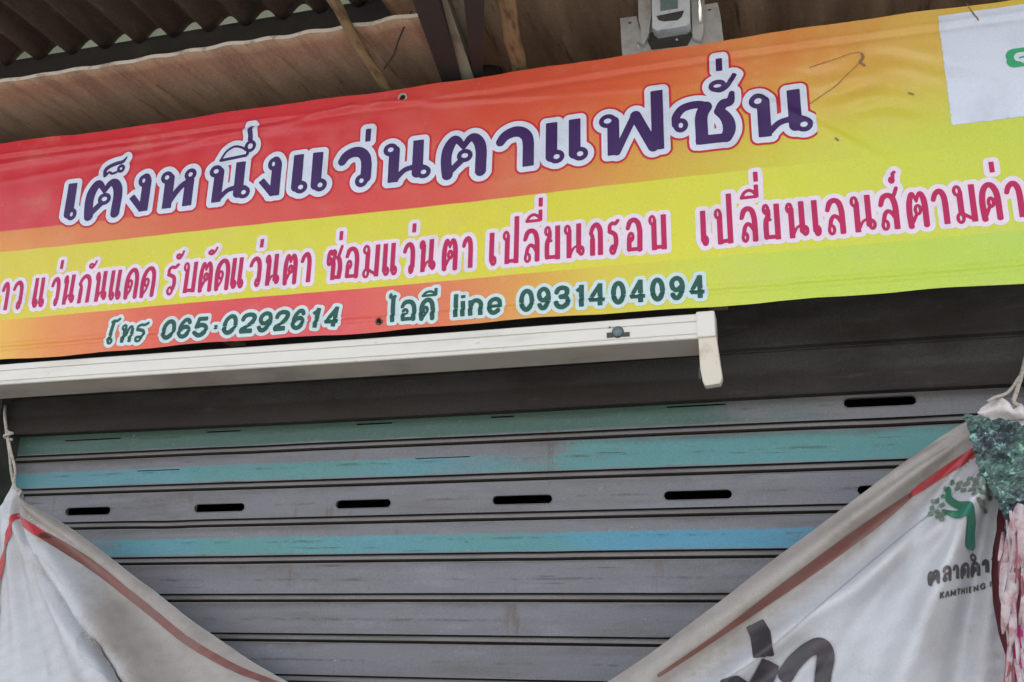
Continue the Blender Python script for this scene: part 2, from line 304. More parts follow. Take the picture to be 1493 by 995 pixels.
# ------------------------------------------------------------------ drawn shapes: strokes -> distance field -> mesh
class Field:
    def __init__(s, x0, x1, z0, z1, step):
        s.x0, s.z0, s.h = x0, z0, step
        s.nx = int((x1 - x0) / step) + 2; s.nz = int((z1 - z0) / step) + 2
        s.D = np.full((s.nz, s.nx), 1.0); s.holes = []
    def win(s, xa, xb, za, zb):
        i0 = max(0, int((xa - s.x0) / s.h)); i1 = min(s.nx, int((xb - s.x0) / s.h) + 2)
        k0 = max(0, int((za - s.z0) / s.h)); k1 = min(s.nz, int((zb - s.z0) / s.h) + 2)
        if i1 <= i0 or k1 <= k0: return None
        gx = s.x0 + np.arange(i0, i1) * s.h; gz = s.z0 + np.arange(k0, k1) * s.h
        return (slice(k0, k1), slice(i0, i1)), gx[None, :], gz[:, None]
    def stroke(s, P, W, b0=False, b1=False, pad=0.035):
        for i in range(len(P) - 1):
            (ax, az), (bx, bz) = P[i], P[i + 1]; wa, wb = W[i], W[i + 1]; mw = max(wa, wb) + pad
            q = s.win(min(ax, bx) - mw, max(ax, bx) + mw, min(az, bz) - mw, max(az, bz) + mw)
            if q is None: continue
            sl, gx, gz = q; L = math.hypot(bx - ax, bz - az)
            if L < 1e-9: continue
            ux, uz = (bx - ax) / L, (bz - az) / L
            al = (gx - ax) * ux + (gz - az) * uz; pe = np.abs((gx - ax) * -uz + (gz - az) * ux)
            t = np.clip(al / L, 0, 1); d = np.hypot(gx - ax - t * L * ux, gz - az - t * L * uz) - (wa + (wb - wa) * t)
            if b0 and i == 0:
                e = -al; dy = pe - wa; dd = np.where(dy < 0, e, np.hypot(e, np.maximum(dy, 0))); d = np.where(al < 0, dd, d)
            if b1 and i == len(P) - 2:
                e = al - L; dy = pe - wb; dd = np.where(dy < 0, e, np.hypot(e, np.maximum(dy, 0))); d = np.where(al > L, dd, d)
            s.D[sl] = np.minimum(s.D[sl], d)
    def poly(s, P, pad=0.2):
        P = np.asarray(P); gx = s.x0 + np.arange(s.nx) * s.h; gz = s.z0 + np.arange(s.nz) * s.h
        GX, GZ = np.meshgrid(gx, gz); ins = np.zeros(GX.shape, bool); dist = np.full(GX.shape, 9.0)
        for (ax, az), (bx, bz) in zip(P, np.roll(P, -1, 0)):
            c = (az > GZ) != (bz > GZ)
            with np.errstate(divide='ignore', invalid='ignore'): ins ^= c & (GX < (bx - ax) * (GZ - az) / (bz - az if bz != az else 1e-12) + ax)
            L2 = max((bx - ax) ** 2 + (bz - az) ** 2, 1e-12); t = np.clip(((GX - ax) * (bx - ax) + (GZ - az) * (bz - az)) / L2, 0, 1)
            dist = np.minimum(dist, np.hypot(GX - ax - t * (bx - ax), GZ - az - t * (bz - az)))
        s.D = np.minimum(s.D, np.where(ins, -dist, dist))
    def carve(s):
        """open the eyes of the letter loops (fill only)"""
        D = s.D.copy()
        for (P, r) in s.holes:
            cx, cz, rx, rz = P; k = max(rx, rz) + 0.004
            q = s.win(cx - k, cx + k, cz - k, cz + k)
            if q is None: continue
            sl, gx, gz = q; d = (1 - np.hypot((gx - cx) / rx, (gz - cz) / rz)) * min(rx, rz)
            D[sl] = np.maximum(D[sl], d)
        return D
    def extract(s, level, ysurf, lift, D=None, blk=4):
        D = (s.D if D is None else D) - level; nx, nz, h = s.nx, s.nz, s.h
        ins = D < 0; c = ins[:-1, :-1] * 1 + ins[:-1, 1:] * 2 + ins[1:, 1:] * 4 + ins[1:, :-1] * 8
        Vk = {}; V = []; F = []
        def key(k, i): return k * nx + i
        def vert(kk, x, z):
            j = Vk.get(kk)
            if j is None: j = Vk[kk] = len(V); V.append((x, z))
            return j
        def corner(k, i): return vert(key(k, i), s.x0 + i * h, s.z0 + k * h)
        NN = nx * nz
        def ehor(k, i):
            a_, b_ = D[k, i], D[k, i + 1]; t = a_ / (a_ - b_); return vert(NN + key(k, i), s.x0 + (i + t) * h, s.z0 + k * h)
        def ever(k, i):
            a_, b_ = D[k, i], D[k + 1, i]; t = a_ / (a_ - b_); return vert(2 * NN + key(k, i), s.x0 + i * h, s.z0 + (k + t) * h)
        full = c == 15
        if blk > 1:
            kb, ib = full.shape[0] // blk, full.shape[1] // blk
            B = full[:kb * blk, :ib * blk].reshape(kb, blk, ib, blk).all(axis=(1, 3))
            for k, i in zip(*np.nonzero(B)):
                k *= blk; i *= blk; full[k:k + blk, i:i + blk] = False
                F.append((corner(k, i), corner(k, i + blk), corner(k + blk, i + blk), corner(k + blk, i)))
        for k, i in zip(*np.nonzero(full)):
            F.append((corner(k, i), corner(k, i + 1), corner(k + 1, i + 1), corner(k + 1, i)))
        part = (c > 0) & (c < 15)
        for k, i in zip(*np.nonzero(part)):
            cc = c[k, i]; cs = [(k, i), (k, i + 1), (k + 1, i + 1), (k + 1, i)]; bit = [1, 2, 4, 8]
            eds = [lambda: ehor(k, i), lambda: ever(k, i + 1), lambda: ehor(k + 1, i), lambda: ever(k, i)]
            if cc in (5, 10):
                for j in range(4):
                    if cc & bit[j]: F.append((corner(*cs[j]), eds[j](), eds[j - 1]()))
                continue
            poly = []
            for j in range(4):
                if cc & bit[j]: poly.append(corner(*cs[j]))
                if bool(cc & bit[j]) != bool(cc & bit[(j + 1) % 4]): poly.append(eds[j]())
            F.append(tuple(poly))
        if not V: return np.zeros((0, 3)), []
        P = np.array(V); Y = ysurf(P[:, 0], P[:, 1]) - lift
        return np.column_stack([P[:, 0], Y, P[:, 1]]), F
def layers(name, parts, parent, ysurf, blk=4):
    """parts: (field array, field, level, lift, material) stacked into one printed mesh"""
    V = []; F = []; mi = []; mats = []; n = 0
    for (D, fld, lev, lift, mat) in parts:
        v, f = fld.extract(lev, ysurf, lift, D, blk)
        if mat not in mats: mats.append(mat)
        V.append(v); F += [[j + n for j in q] for q in f]; mi += [mats.index(mat)] * len(f); n += len(v)
    return mesh_obj(name, np.concatenate(V), F, None, parent, True, mats, mi)
def spline(P, n=7):
    P = [np.array(p, float) for p in P]
    if len(P) < 3: return [tuple(p) for p in P]
    out = []
    for i in range(len(P) - 1):
        p0 = P[i - 1] if i else 2 * P[0] - P[1]; p1, p2 = P[i], P[i + 1]; p3 = P[i + 2] if i + 2 < len(P) else 2 * P[-1] - P[-2]
        for k in range(n):
            t = k / n; out.append(tuple(0.5 * (2 * p1 + (p2 - p0) * t + (2 * p0 - 5 * p1 + 4 * p2 - p3) * t * t + (3 * p1 - p0 - 3 * p2 + p3) * t ** 3)))
    return out + [tuple(P[-1])]

# glyph skeletons in an em box: baseline 0, letter top 100.  ('l'|'s', points, width(s), butt ends)  or  ('o', cx, cy, r) for a loop
def L(P, wt=1.0, caps='bb'): return ('l', P, wt, caps)
def S(P, wt=1.0, caps='rr'): return ('s', P, wt, caps)
def O(x, y, r=11.4): return ('o', x, y, r)
def shift(G, dx): return [(g[0], [(x + dx, y) for x, y in g[1]], g[2], g[3]) if g[0] != 'o' else ('o', g[1] + dx, g[2], g[3]) for g in G]
G = {}
G['เ'] = [L([(8, 100), (8, 16)], 1, 'br'), O(19, 14)]
G['แ'] = G['เ'] + shift(G['เ'], 48)
G['ต'] = [S([(9, 0), (6, 22), (5, 48), (9, 70), (19, 89), (29, 86), (40, 68)], [1, 1, 1, 1, .85, .65, .45], 'br'), S([(40, 68), (51, 87), (62, 89), (72, 74), (76, 52), (76, 24), (76, 0)], [.45, .65, .85, 1, 1, 1, 1], 'rb'), L([(10, 6), (36, 34)], .6, 'rr'), O(43, 46)]
G['ค'] = [S([(9, 0), (6, 24), (5, 52), (12, 76), (26, 90), (42, 94), (58, 89), (72, 72), (76, 48), (76, 24), (76, 0)], 1, 'bb'), L([(10, 6), (36, 36)], .6, 'rr'), O(44, 47)]
G['ด'] = [S([(9, 0), (6, 24), (5, 52), (12, 76), (26, 90), (40, 94), (54, 90), (66, 74), (70, 50), (70, 24), (70, 0)], 1, 'bb'), S([(12, 6), (30, 24), (38, 40), (36, 50)], .55), O(28, 48)]
G['ง'] = [O(36, 84), S([(42, 90), (48, 80), (48, 60)], 1), L([(48, 70), (48, 0)], 1, 'rb'), L([(2, 44), (40, 7)], .62, 'br')]
G['ห'] = [O(14, 84), L([(23, 80), (23, 0)], 1, 'rb'), S([(28, 16), (46, 42), (62, 58), (76, 64)], .62), O(80, 84), L([(80, 66), (80, 0)], 1, 'rb')]
G['น'] = [O(14, 84), L([(23, 80), (23, 0)], 1, 'rb'), S([(28, 6), (46, 26), (62, 32), (80, 33), (92, 29)], .5), L([(76, 100), (76, 18)], 1, 'br'), O(90, 18, 11)]
G['ว'] = [S([(4, 66), (16, 82), (36, 90), (54, 86), (66, 72), (70, 52)], [.8, .9, 1, 1, 1, 1], 'br'), L([(70, 54), (70, 20)], 1, 'rr'), O(60, 13)]
G['า'] = [S([(4, 66), (16, 82), (36, 90), (52, 86), (63, 72), (66, 52)], [.8, .9, 1, 1, 1, 1], 'br'), L([(66, 54), (66, 0)], 1, 'rb')]
G['ฟ'] = [O(14, 84), L([(24, 80), (24, 0)], 1, 'rb'), L([(30, 6), (62, 88)], .62, 'rr'), L([(64, 88), (94, 8)], .9, 'rr'), L([(102, 142), (102, 0)], 1, 'bb')]
G['ช'] = [O(22, 50), S([(11, 54), (12, 72), (26, 88), (48, 94), (70, 93), (82, 86)], .7), S([(82, 86), (74, 74), (70, 58), (70, 36)], 1), L([(70, 46), (70, 0)], 1, 'rb'), L([(66, 9), (126, 9)], .78, 'rr'), S([(126, 10), (133, 26), (132, 44), (124, 60), (112, 72)], [.9, 1, 1, .9, .8]), S([(112, 72), (122, 88), (138, 92), (144, 114)], [.8, .8, .7, .4], 'rb')]
G['ก'] = [L([(14, 0), (14, 46)], 1, 'br'), S([(14, 44), (13, 56), (3, 66)], .8), S([(3, 66), (16, 82), (36, 90), (54, 86), (66, 72), (68, 52)], [.7, .9, 1, 1, 1, 1]), L([(68, 54), (68, 0)], 1, 'rb')]
G['ร'] = [O(24, 12), S([(34, 14), (42, 32), (38, 54), (22, 62), (8, 66)], .9), S([(8, 66), (8, 82), (22, 90), (38, 88), (52, 96)], .75)]
G['บ'] = [O(12, 86), L([(20, 84), (20, 0)], 1, 'rb'), L([(18, 8), (72, 8)], .8), L([(70, 100), (70, 0)], 1)]
G['ป'] = [O(12, 86), L([(20, 84), (20, 0)], 1, 'rb'), L([(18, 8), (72, 8)], .8), L([(70, 142), (70, 0)], 1)]
G['ซ'] = [O(14, 60), S([(5, 66), (8, 84), (20, 92), (30, 82), (40, 92), (52, 86), (46, 66), (45, 40)], .75), L([(45, 50), (45, 0)], 1, 'rb'), L([(42, 8), (90, 8)], .8), S([(90, 8), (94, 36), (88, 58), (76, 70)], 1), S([(76, 70), (86, 86), (98, 104)], .7)]
G['อ'] = [S([(6, 70), (18, 88), (40, 93), (60, 84), (70, 62), (70, 36), (69, 6)], [.8, 1, 1, 1, 1, 1, 1], 'rr'), L([(70, 8), (12, 8)], .8, 'rr'), L([(12, 8), (13, 40)], .9, 'rr'), O(22, 44)]
G['ม'] = [O(12, 86), L([(21, 82), (21, 14)], 1, 'rr'), O(16, 12), L([(24, 24), (68, 6)], .65, 'rr'), L([(70, 100), (70, 0)], 1)]
G['ล'] = [S([(6, 68), (18, 87), (38, 93), (58, 86), (68, 66), (70, 40), (70, 0)], [.8, 1, 1, 1, 1, 1, 1], 'rb'), S([(14, 22), (20, 40), (34, 50), (52, 44), (68, 28)], .75), O(20, 13)]
G['ย'] = [O(14, 86), S([(24, 82), (24, 66), (14, 54), (11, 36), (12, 8)], .95), L([(14, 54), (34, 56)], .6, 'rr'), L([(12, 8), (70, 8)], .8, 'rr'), L([(70, 100), (70, 0)], 1)]
G['ส'] = G['ล'] + [S([(56, 84), (68, 92), (80, 110)], .7)]
G['ท'] = [O(14, 84), L([(23, 80), (23, 0)], 1, 'rb'), S([(26, 10), (42, 60), (54, 84), (66, 84), (74, 66)], .75), L([(74, 70), (74, 0)], 1, 'rb')]
G['โ'] = [L([(12, 120), (12, 16)], 1, 'rr'), O(22, 13), S([(2, 120), (14, 126), (30, 124), (44, 134)], .75)]
G['ไ'] = [L([(22, 112), (22, 0)], 1, 'rb'), S([(22, 108), (16, 122), (4, 122), (4, 134)], .75), L([(22, 112), (36, 130)], .7)]
G['ำ'] = [L([(40, 0), (40, 50)], 1, 'br'), S([(40, 50), (40, 80), (24, 92), (4, 74)], 1)]
G['่'] = [L([(0, 0), (0, 100)], 1)]
G['ั'] = [O(12, 20, 13), S([(5, 10), (18, 4), (34, 20), (48, 56)], .65, 'rb')]
G['็'] = [S([(4, 4), (3, 22), (16, 34), (40, 42), (62, 46), (76, 60)], [.75, .8, .8, .75, .7, .3], 'rb'), S([(6, 4), (18, 14), (28, 8), (44, 12)], .5), O(58, 22, 9.5)]
G['ึ'] = [S([(0, 2), (14, 22), (34, 32), (54, 28), (70, 18)], .45), L([(0, 2), (72, 6)], .6), O(78, 28, 11), L([(72, 6), (74, 20)], .6)]
G['ี'] = [S([(0, 4), (14, 30), (36, 40), (58, 24), (64, 6)], .75), L([(0, 4), (66, 4)], .75), L([(66, 66), (66, 0)], .95)]
G['์'] = [O(14, 16, 14), S([(22, 24), (30, 40), (26, 56), (44, 66)], .7)]
G['0'] = [('s', [(32 + 25 * math.cos(t), 50 + 43 * math.sin(t)) for t in [2 * math.pi * k / 12 for k in range(13)]], 1, 'rr')]
G['1'] = [L([(26, 100), (26, 0)], 1), L([(4, 72), (24, 88)], .75)]
G['2'] = [S([(6, 68), (12, 86), (32, 94), (52, 87), (57, 70), (46, 48), (22, 26), (10, 10)], 1, 'br'), L([(4, 8), (60, 8)], 1)]
G['3'] = [S([(6, 72), (14, 88), (32, 94), (52, 86), (54, 68), (42, 55), (26, 53)], 1, 'br'), S([(26, 53), (46, 50), (58, 36), (56, 18), (34, 5), (12, 12), (4, 30)], 1, 'rb')]
G['4'] = [L([(46, 100), (46, 0)], 1), L([(44, 92), (6, 32)], .85, 'rr'), L([(2, 26), (66, 26)], .85)]
G['5'] = [L([(56, 92), (16, 92)], .95, 'br'), L([(16, 92), (10, 50)], .9, 'rr'), S([(10, 50), (28, 60), (50, 54), (59, 34), (52, 14), (30, 5), (6, 22)], 1, 'rb')]
G['6'] = [S([(56, 76), (46, 91), (28, 92), (12, 72), (6, 42), (14, 15), (34, 5), (53, 14), (59, 32), (50, 52), (32, 57), (12, 44)], .95, 'br')]
G['9'] = [(k, [(66 - x, 100 - y) for x, y in P], wt, cp) for (k, P, wt, cp) in G['6']]
G['-'] = [L([(0, 42), (36, 42)], 1)]
G['I_'] = [L([(8, 100), (8, 0)], 1)]
G['i_'] = [L([(8, 72), (8, 0)], 1), L([(8, 100), (8, 86)], 1)]
G['n_'] = [L([(8, 72), (8, 0)], 1), S([(8, 46), (20, 66), (38, 68), (50, 54), (50, 30)], .95), L([(50, 40), (50, 0)], 1, 'rb')]
G['e_'] = [S([(56, 36), (52, 60), (32, 69), (12, 58), (7, 36), (14, 12), (32, 4), (52, 16)], .95, 'rb'), L([(8, 36), (58, 36)], .8)]
G['K'] = [L([(8, 100), (8, 0)]), L([(60, 100), (12, 46)]), L([(28, 60), (64, 0)])]
G['A'] = [L([(0, 0), (34, 100)]), L([(34, 100), (68, 0)]), L([(12, 34), (56, 34)], .8)]
G['M'] = [L([(6, 0), (8, 100)]), L([(8, 100), (40, 20)], .9), L([(40, 20), (72, 100)], .9), L([(72, 100), (74, 0)])]
G['T'] = [L([(0, 94), (64, 94)]), L([(32, 94), (32, 0)])]
G['H'] = [L([(6, 100), (6, 0)]), L([(60, 100), (60, 0)]), L([(6, 50), (60, 50)])]
G['I'] = [L([(6, 100), (6, 0)])]
G['E'] = [L([(6, 100), (6, 0)]), L([(6, 94), (50, 94)]), L([(6, 52), (46, 52)]), L([(6, 6), (50, 6)])]
G['N'] = [L([(6, 100), (6, 0)]), L([(60, 100), (60, 0)]), L([(6, 96), (60, 4)])]
G['G'] = [S([(58, 80), (40, 95), (16, 84), (6, 50), (16, 14), (40, 5), (60, 18)], 1), L([(60, 18), (60, 46)]), L([(40, 46), (62, 46)])]
CODE = {}
def glyph(fld, ch, xl, xr, zb, zt, hw, lw, fit_z=False, slant=0.0, pl=None):
    """draw one letter between xl..xr (its inked width) and heights zb..zt"""
    g = G[ch]; pts = []; ring_hw = lw
    for q in g:
        if q[0] == 'o': pts += [(q[1] - q[3], q[2] - q[3]), (q[1] + q[3], q[2] + q[3])]
        else: pts += list(q[1])
    P = np.array(pts); x0, x1 = P[:, 0].min(), P[:, 0].max()
    sx = (xr - xl - 2 * hw) / max(x1 - x0, 1e-6) if x1 > x0 else 1.0
    if fit_z: y0, y1 = P[:, 1].min(), P[:, 1].max(); sz = (zt - zb) / max(y1 - y0, 1e-6); oz = zb - y0 * sz
    else: sz = (zt - zb) / 100.0; oz = zb
    def T(p):
        z = p[1] * sz; x = xl + hw + (p[0] - x0) * sx + slant * z
        if x1 == x0: x = (xl + xr) / 2 + slant * z
        r = (x, oz + z)
        return pl(r) if pl else r
    for q in g:
        if q[0] == 'o':
            n = 18; ring = [T((q[1] + q[3] * math.cos(2 * math.pi * k / n), q[2] + q[3] * math.sin(2 * math.pi * k / n))) for k in range(n + 1)]
            fld.stroke(ring, [lw] * (n + 1)); c = T((q[1], q[2]))
            rx, rz = abs(q[3] * sx) - lw, abs(q[3] * sz) - lw
            if rx > 0.0015 and rz > 0.0015: fld.holes.append(((c[0], c[1], rx, rz), 0))
        else:
            wt = q[2] if isinstance(q[2], (list, tuple)) else [q[2]] * len(q[1])
            if q[0] == 's':
                A = spline([(x, y, k) for (x, y), k in zip(q[1], wt)]); pts_ = [(p[0], p[1]) for p in A]; W = [p[2] * hw for p in A]
            else: pts_, W = q[1], [k * hw for k in wt]
            fld.stroke([T(p) for p in pts_], W, q[3][0] == 'b', q[3][1] == 'b')

# ------------------------------------------------------------------ ground, building shell
gm = Mat('street_concrete', (0.30, 0.285, 0.26, 1), 0.9); gm.dirt((0.2, 0.19, 0.17, 1), 2, 0.4, 0.7, 0.8); gm.bump(30, 0.3, 0.004)
tag(mesh_obj('ground', [(-200, -200, 0), (200, -200, 0), (200, 200, 0), (-200, 200, 0)], [(0, 1, 2, 3)], gm.m), kind='structure')
XL, XR = -3.05, 1.3                              # shop opening
shop = empty('shop_building', 'dim old shop front around the closed grey roller shutter', 'shop')
b = MB(); b.box(XL - 1.2, XL, 0.12, 0.42, 0, 3.1); b.obj('front_wall', M['wall_paint'], shop)
b = MB(); b.box(XR, XR + 1.2, 0.12, 0.42, 0, 3.1); b.obj('front_wall', M['wall_paint'], shop)
b = MB(); b.box(XL - 1.2, XR + 1.2, 3.2, 3.35, 0, 3.0); b.box(XL - 1.2, XL - 1.05, 0.42, 3.2, 0, 3.0); b.box(XR + 1.05, XR + 1.2, 0.42, 3.2, 0, 3.0); b.obj('inner_wall', M['inside'], shop)
b = MB(); b.box(XL - 1.2, XR + 1.2, 0.43, 3.2, 2.98, 3.06); b.obj('ceiling', M['inside'], shop)
b = MB(); b.box(XL - 6, XR + 8, 4.4, 4.6, 0, 9.0); tag(b.obj('added_rear_wall', M['plaster']), 'added plaster wall dimming the sky in the gaps above the black roof beam', 'wall')  # added tall wall: keeps bright sky out of the roof gaps

# ------------------------------------------------------------------ roller shutter
sh = empty('roller_shutter', 'closed grey roller shutter with worn teal and blue paint bands', 'shutter')
def slat_profile(zs):
    """one slat: flat face then two rolled beads, seam at zs"""
    y = SY; out = []
    return [(y + 0.012, zs + 0.1085), (y + 0.002, zs + 0.103), (y, zs + 0.099), (y, zs + 0.066 - 0.061)], None
SX0, SX1 = XL - 0.02, XR + 0.02
slots = {}
def slot_xs(row, centers, hgt): slots[row] = [(x0, x1, zc, hgt) for (x0, x1, zc) in centers]
def pxslot(x0, x1, py, y=SY): p, q = at(x0, py, y), at(x1, py, y); return (p[0], q[0], (p[2] + q[2]) / 2)
row2 = [pxslot(97, 162, 747), pxslot(284, 357, 741), pxslot(490, 570, 735), pxslot(718, 805, 728), pxslot(968, 1067, 721), pxslot(1250, 1352, 713.5)]
row0 = [pxslot(1230, 1336, 586)]
pz2 = np.mean([s[2] for s in row2])
slot_xs(2, [(a_, b_, pz2) for a_, b_, _ in row2], 0.0235)
slot_xs(0, row0, 0.0235)
thin0 = [pxslot(94, 175, 641), pxslot(300, 350, 629), pxslot(520, 572, 618), pxslot(716, 750, 608), pxslot(972, 1058, 592)]
slots[0] += [(a_, b_, z_, 0.0045) for a_, b_, z_ in thin0]
slots[1] = [(*pxslot(200, 262, 686), 0.0028), (*pxslot(606, 686, 667.5), 0.0028)]
FACE0, FACE1 = 0.0, 0.083                         # flat band above each seam
NR = 19
zb_of = lambda k: SZ0 - k * PITCH
Vs, Fs, MI = [], [], []
def addf(V, F, mi):
    n = len(Vs); Vs.extend(V); Fs.extend([[i + n for i in f] for f in F]); MI.extend([mi] * len(F))
NXW = 110
DENTS = [(random.uniform(-2.4, 0.8), random.randrange(0, 9), random.uniform(0.05, 0.14), random.uniform(0.003, 0.008)) for _ in range(16)]
def wobble(x, k): return 0.003 * math.sin(1.7 * x + k * 1.3) + 0.0014 * math.sin(5.3 * x + k * 2.1) + sum(d * math.exp(-((x - cx_) / w_) ** 2) for cx_, k_, w_, d in DENTS if k_ == k)
for k in range(NR):
    zs = zb_of(k)                                 # seam: bottom of this slat's flat face
    # rolled beads below the face: groove, rib, groove, lip
    prof = [(SY, zs + 0.001, 0), (SY + 0.010, zs - 0.0005, 2), (SY + 0.010, zs - 0.0035, 2), (SY + 0.001, zs - 0.0045, 1), (SY - 0.004, zs - 0.008, 1), (SY - 0.004, zs - 0.0155, 1), (SY + 0.001, zs - 0.0195, 2), (SY + 0.010, zs - 0.0203, 2), (SY + 0.010, zs - 0.0225, 2), (SY + 0.001, zs - 0.0235, 1), (SY + 0.0005, zs - 0.0265, 1)]
    n = len(prof); V = []
    for i in range(NXW + 1):
        x = SX0 + (SX1 - SX0) * i / NXW
        for (y, z, _) in prof: V.append((x, y + wobble(x, k), z + 0.0008 * math.sin(2.1 * x + k)))
    for j in range(n - 1):
        addf([], [], 0)
    base = len(Vs); Vs.extend(V)
    for i in range(NXW):
        for j in range(n - 1):
            Fs.append([base + i * n + j, base + i * n + j + 1, base + (i + 1) * n + j + 1, base + (i + 1) * n + j]); MI.append(prof[j + 1][2] if j < n - 2 else 1)
    # flat face, with the vent slots cut out
    zt = zs + 0.0830
    def yz(x, z):
        t = (z - zs) / 0.083
        return SY + wobble(x, k) * (1 - t) + wobble(x, k - 1) * t
    cuts = sorted(slots.get(k, []))
    xs = [SX0 + (SX1 - SX0) * i / NXW for i in range(NXW + 1)]
    spans = []; cur = SX0
    for (a0, a1, zc, hh) in cuts: spans.append((cur, a0 - 0.01, None)); spans.append((a0 - 0.01, a1 + 0.01, (a0, a1, zc, hh))); cur = a1 + 0.01
    spans.append((cur, SX1, None))
    for (p, q, cut) in spans:
        if q - p < 1e-4: continue
        if cut is None:
            nn = max(1, int((q - p) / 0.07)); g = [p + (q - p) * i / nn for i in range(nn + 1)]; zz = [zs + 0.001 + (zt - zs - 0.001) * j / 6 for j in range(7)]
            addf([(x, yz(x, z), z + 0.0008 * math.sin(2.1 * x + k) * (1 - (z - zs) / 0.083)) for x in g for z in zz], [(i * 7 + j, i * 7 + j + 1, (i + 1) * 7 + j + 1, (i + 1) * 7 + j) for i in range(nn) for j in range(6)], 0)
        else:
            a0, a1, zc, hh = cut; rr = min(hh / 2, (a1 - a0) / 2)
            inner = [(a1 - rr + rr * math.cos(t), zc + rr * math.sin(t)) for t in np.linspace(-math.pi / 2, math.pi / 2, 9)] + [(a0 + rr + rr * math.cos(t), zc + rr * math.sin(t)) for t in np.linspace(math.pi / 2, 1.5 * math.pi, 9)]
            outer = [(p, zs + 0.001), (q, zs + 0.001), (q, zt), (p, zt)]
            tri = tessellate_polygon([[Vector((x, z, 0)) for x, z in outer], [Vector((x, z, 0)) for x, z in inner]])
            pts = outer + inner
            addf([(x, yz(x, z), z + 0.0008 * math.sin(2.1 * x + k) * (1 - (z - zs) / 0.083)) for x, z in pts], [list(t) for t in tri], 0)
            cxm = (a0 + a1) / 2                        # pressed lip round the slot
            if hh > 0.01:
                lip = [(x + (0.0028 if x > cxm else -0.0028), z + 0.0028 * (z - zc) / (hh / 2)) for x, z in inner]; nl = len(inner)
                addf([(x, yz(x, z) - 0.0022, z) for x, z in inner] + [(x, yz(x, z) - 0.0004, z) for x, z in lip] + [(x, yz(x, z) + 0.010, z) for x, z in inner], [(i, (i + 1) % nl, nl + (i + 1) % nl, nl + i) for i in range(nl)] + [(2 * nl + i, 2 * nl + (i + 1) % nl, (i + 1) % nl, i) for i in range(nl)], 0)
            ni = len(inner)                        # turned-in rim of the slot
            addf([(x, yz(x, z), z) for x, z in inner] + [(x, yz(x, z) + 0.006, z) for x, z in inner], [(i, (i + 1) % ni, ni + (i + 1) % ni, ni + i) for i in range(ni)], 1)
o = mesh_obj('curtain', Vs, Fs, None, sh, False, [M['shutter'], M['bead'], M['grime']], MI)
bm = bmesh.new(); bm.from_mesh(o.data); bmesh.ops.recalc_face_normals(bm, faces=bm.faces); bm.to_mesh(o.data); bm.free()
b = MB(); b.box(SX0, SX1, SY - 0.02, SY + 0.03, 0.0, zb_of(NR - 1) - 0.03); b.obj('bottom_rail', M['bead'], sh)
# hood over the roll
zh = xz(840, 592, 0.24)[1]; zsm = xz(1180, 508, 0.24)[1]
b = MB(); hw_ = lambda x, z: (0.002 * math.sin(3 * x), 0.002 * math.sin(2.3 * x + 1))
b.profile([(0.30, zh + 0.004), (0.246, zh), (0.243, zh + 0.006), (0.240, zsm - 0.006), (0.246, zsm - 0.002), (0.246, zsm + 0.002), (0.228, zsm + 0.006), (0.226, 2.70), (0.30, 2.72)], SX0, SX1, 40, hw_)
b.obj('hood', M['hood'], sh)
b = MB(); b.box(XL - 0.02, at(1, 640, 0.22)[0], 0.20, 0.34, 0, 2.4); b.obj('guide_rail', M['jamb'], sh)
b = MB(); b.box(at(1530, 600, 0.22)[0], XR + 0.02, 0.20, 0.34, 0, 2.4); b.obj('guide_rail', M['jamb'], sh)

# ------------------------------------------------------------------ shop banner
def smooth(t): t = np.clip(t, 0, 1); return t * t * (3 - 2 * t)
def ysurf(x, z):
    x = np.asarray(x, float); z = np.asarray(z, float); y = np.zeros_like(x)
    dt = BZ1 - z; db = z - BZ0
    y += -0.0035 * np.exp(-((dt - 0.043) / 0.007) ** 2) * (0.7 + 0.3 * np.sin(3.1 * x + 1))           # welded hems
    y += 0.004 * np.exp(-((dt - 0.058) / 0.009) ** 2)
    y += -0.003 * np.exp(-((db - 0.037) / 0.005) ** 2) + 0.0025 * np.exp(-((db - 0.047) / 0.006) ** 2)
    y += 0.006 * np.sin(1.9 * x + 0.7) * np.sin(3.3 * z + 1.0) + 0.003 * np.sin(5.1 * x - 2.3 * z)     # slack
    gx = -1.16                                                                                            # pulled folds either side of the eyelet
    for k, s_ in ((-1, 1), (1, 1)):
        t = (x - gx) * k; line = dt - 0.035 - 0.20 * np.clip(t, 0, 1.5) ** 0.85 * 0.45
        y += -0.0095 * np.exp(-(line / 0.010) ** 2) * smooth(t / 0.05) * np.exp(-t / 0.45) * (t > 0)
    y += -0.0045 * np.exp(-((dt - 0.075 - 0.012 * np.sin(4 * x)) / 0.014) ** 2) * smooth((-1.15 - x) / 0.5)
    # crinkles at the faded right end
    wgt = np.exp(-((x - 0.24) / 0.17) ** 2 - ((z - 2.985) / 0.085) ** 2)
    y += wgt * 0.0058 * np.sin(85 * z + 9 * x + 2 * np.sin(17 * x)) * (0.5 + 0.5 * np.sin(23 * x + 31 * z))
    y += 0.0012 * np.sin(38 * x + 11 * z + np.sin(9 * x)) * np.sin(21 * z + 4 * np.sin(5 * x)) 
    y += -0.004 * np.exp(-(((x - 0.02) * 0.6 + (z - 2.93) * 0.8) / 0.010) ** 2) * np.exp(-((x - 0.0) / 0.22) ** 2)
    return y
NXB, NZB = int((BX1 - BX0) / 0.006), int((BZ1 - BZ0) / 0.006)
gx = np.linspace(BX0, BX1, NXB + 1); gz = np.linspace(BZ0, BZ1, NZB + 1)
GX, GZ = np.meshgrid(gx, gz, indexing='ij'); GY = ysurf(GX, GZ)
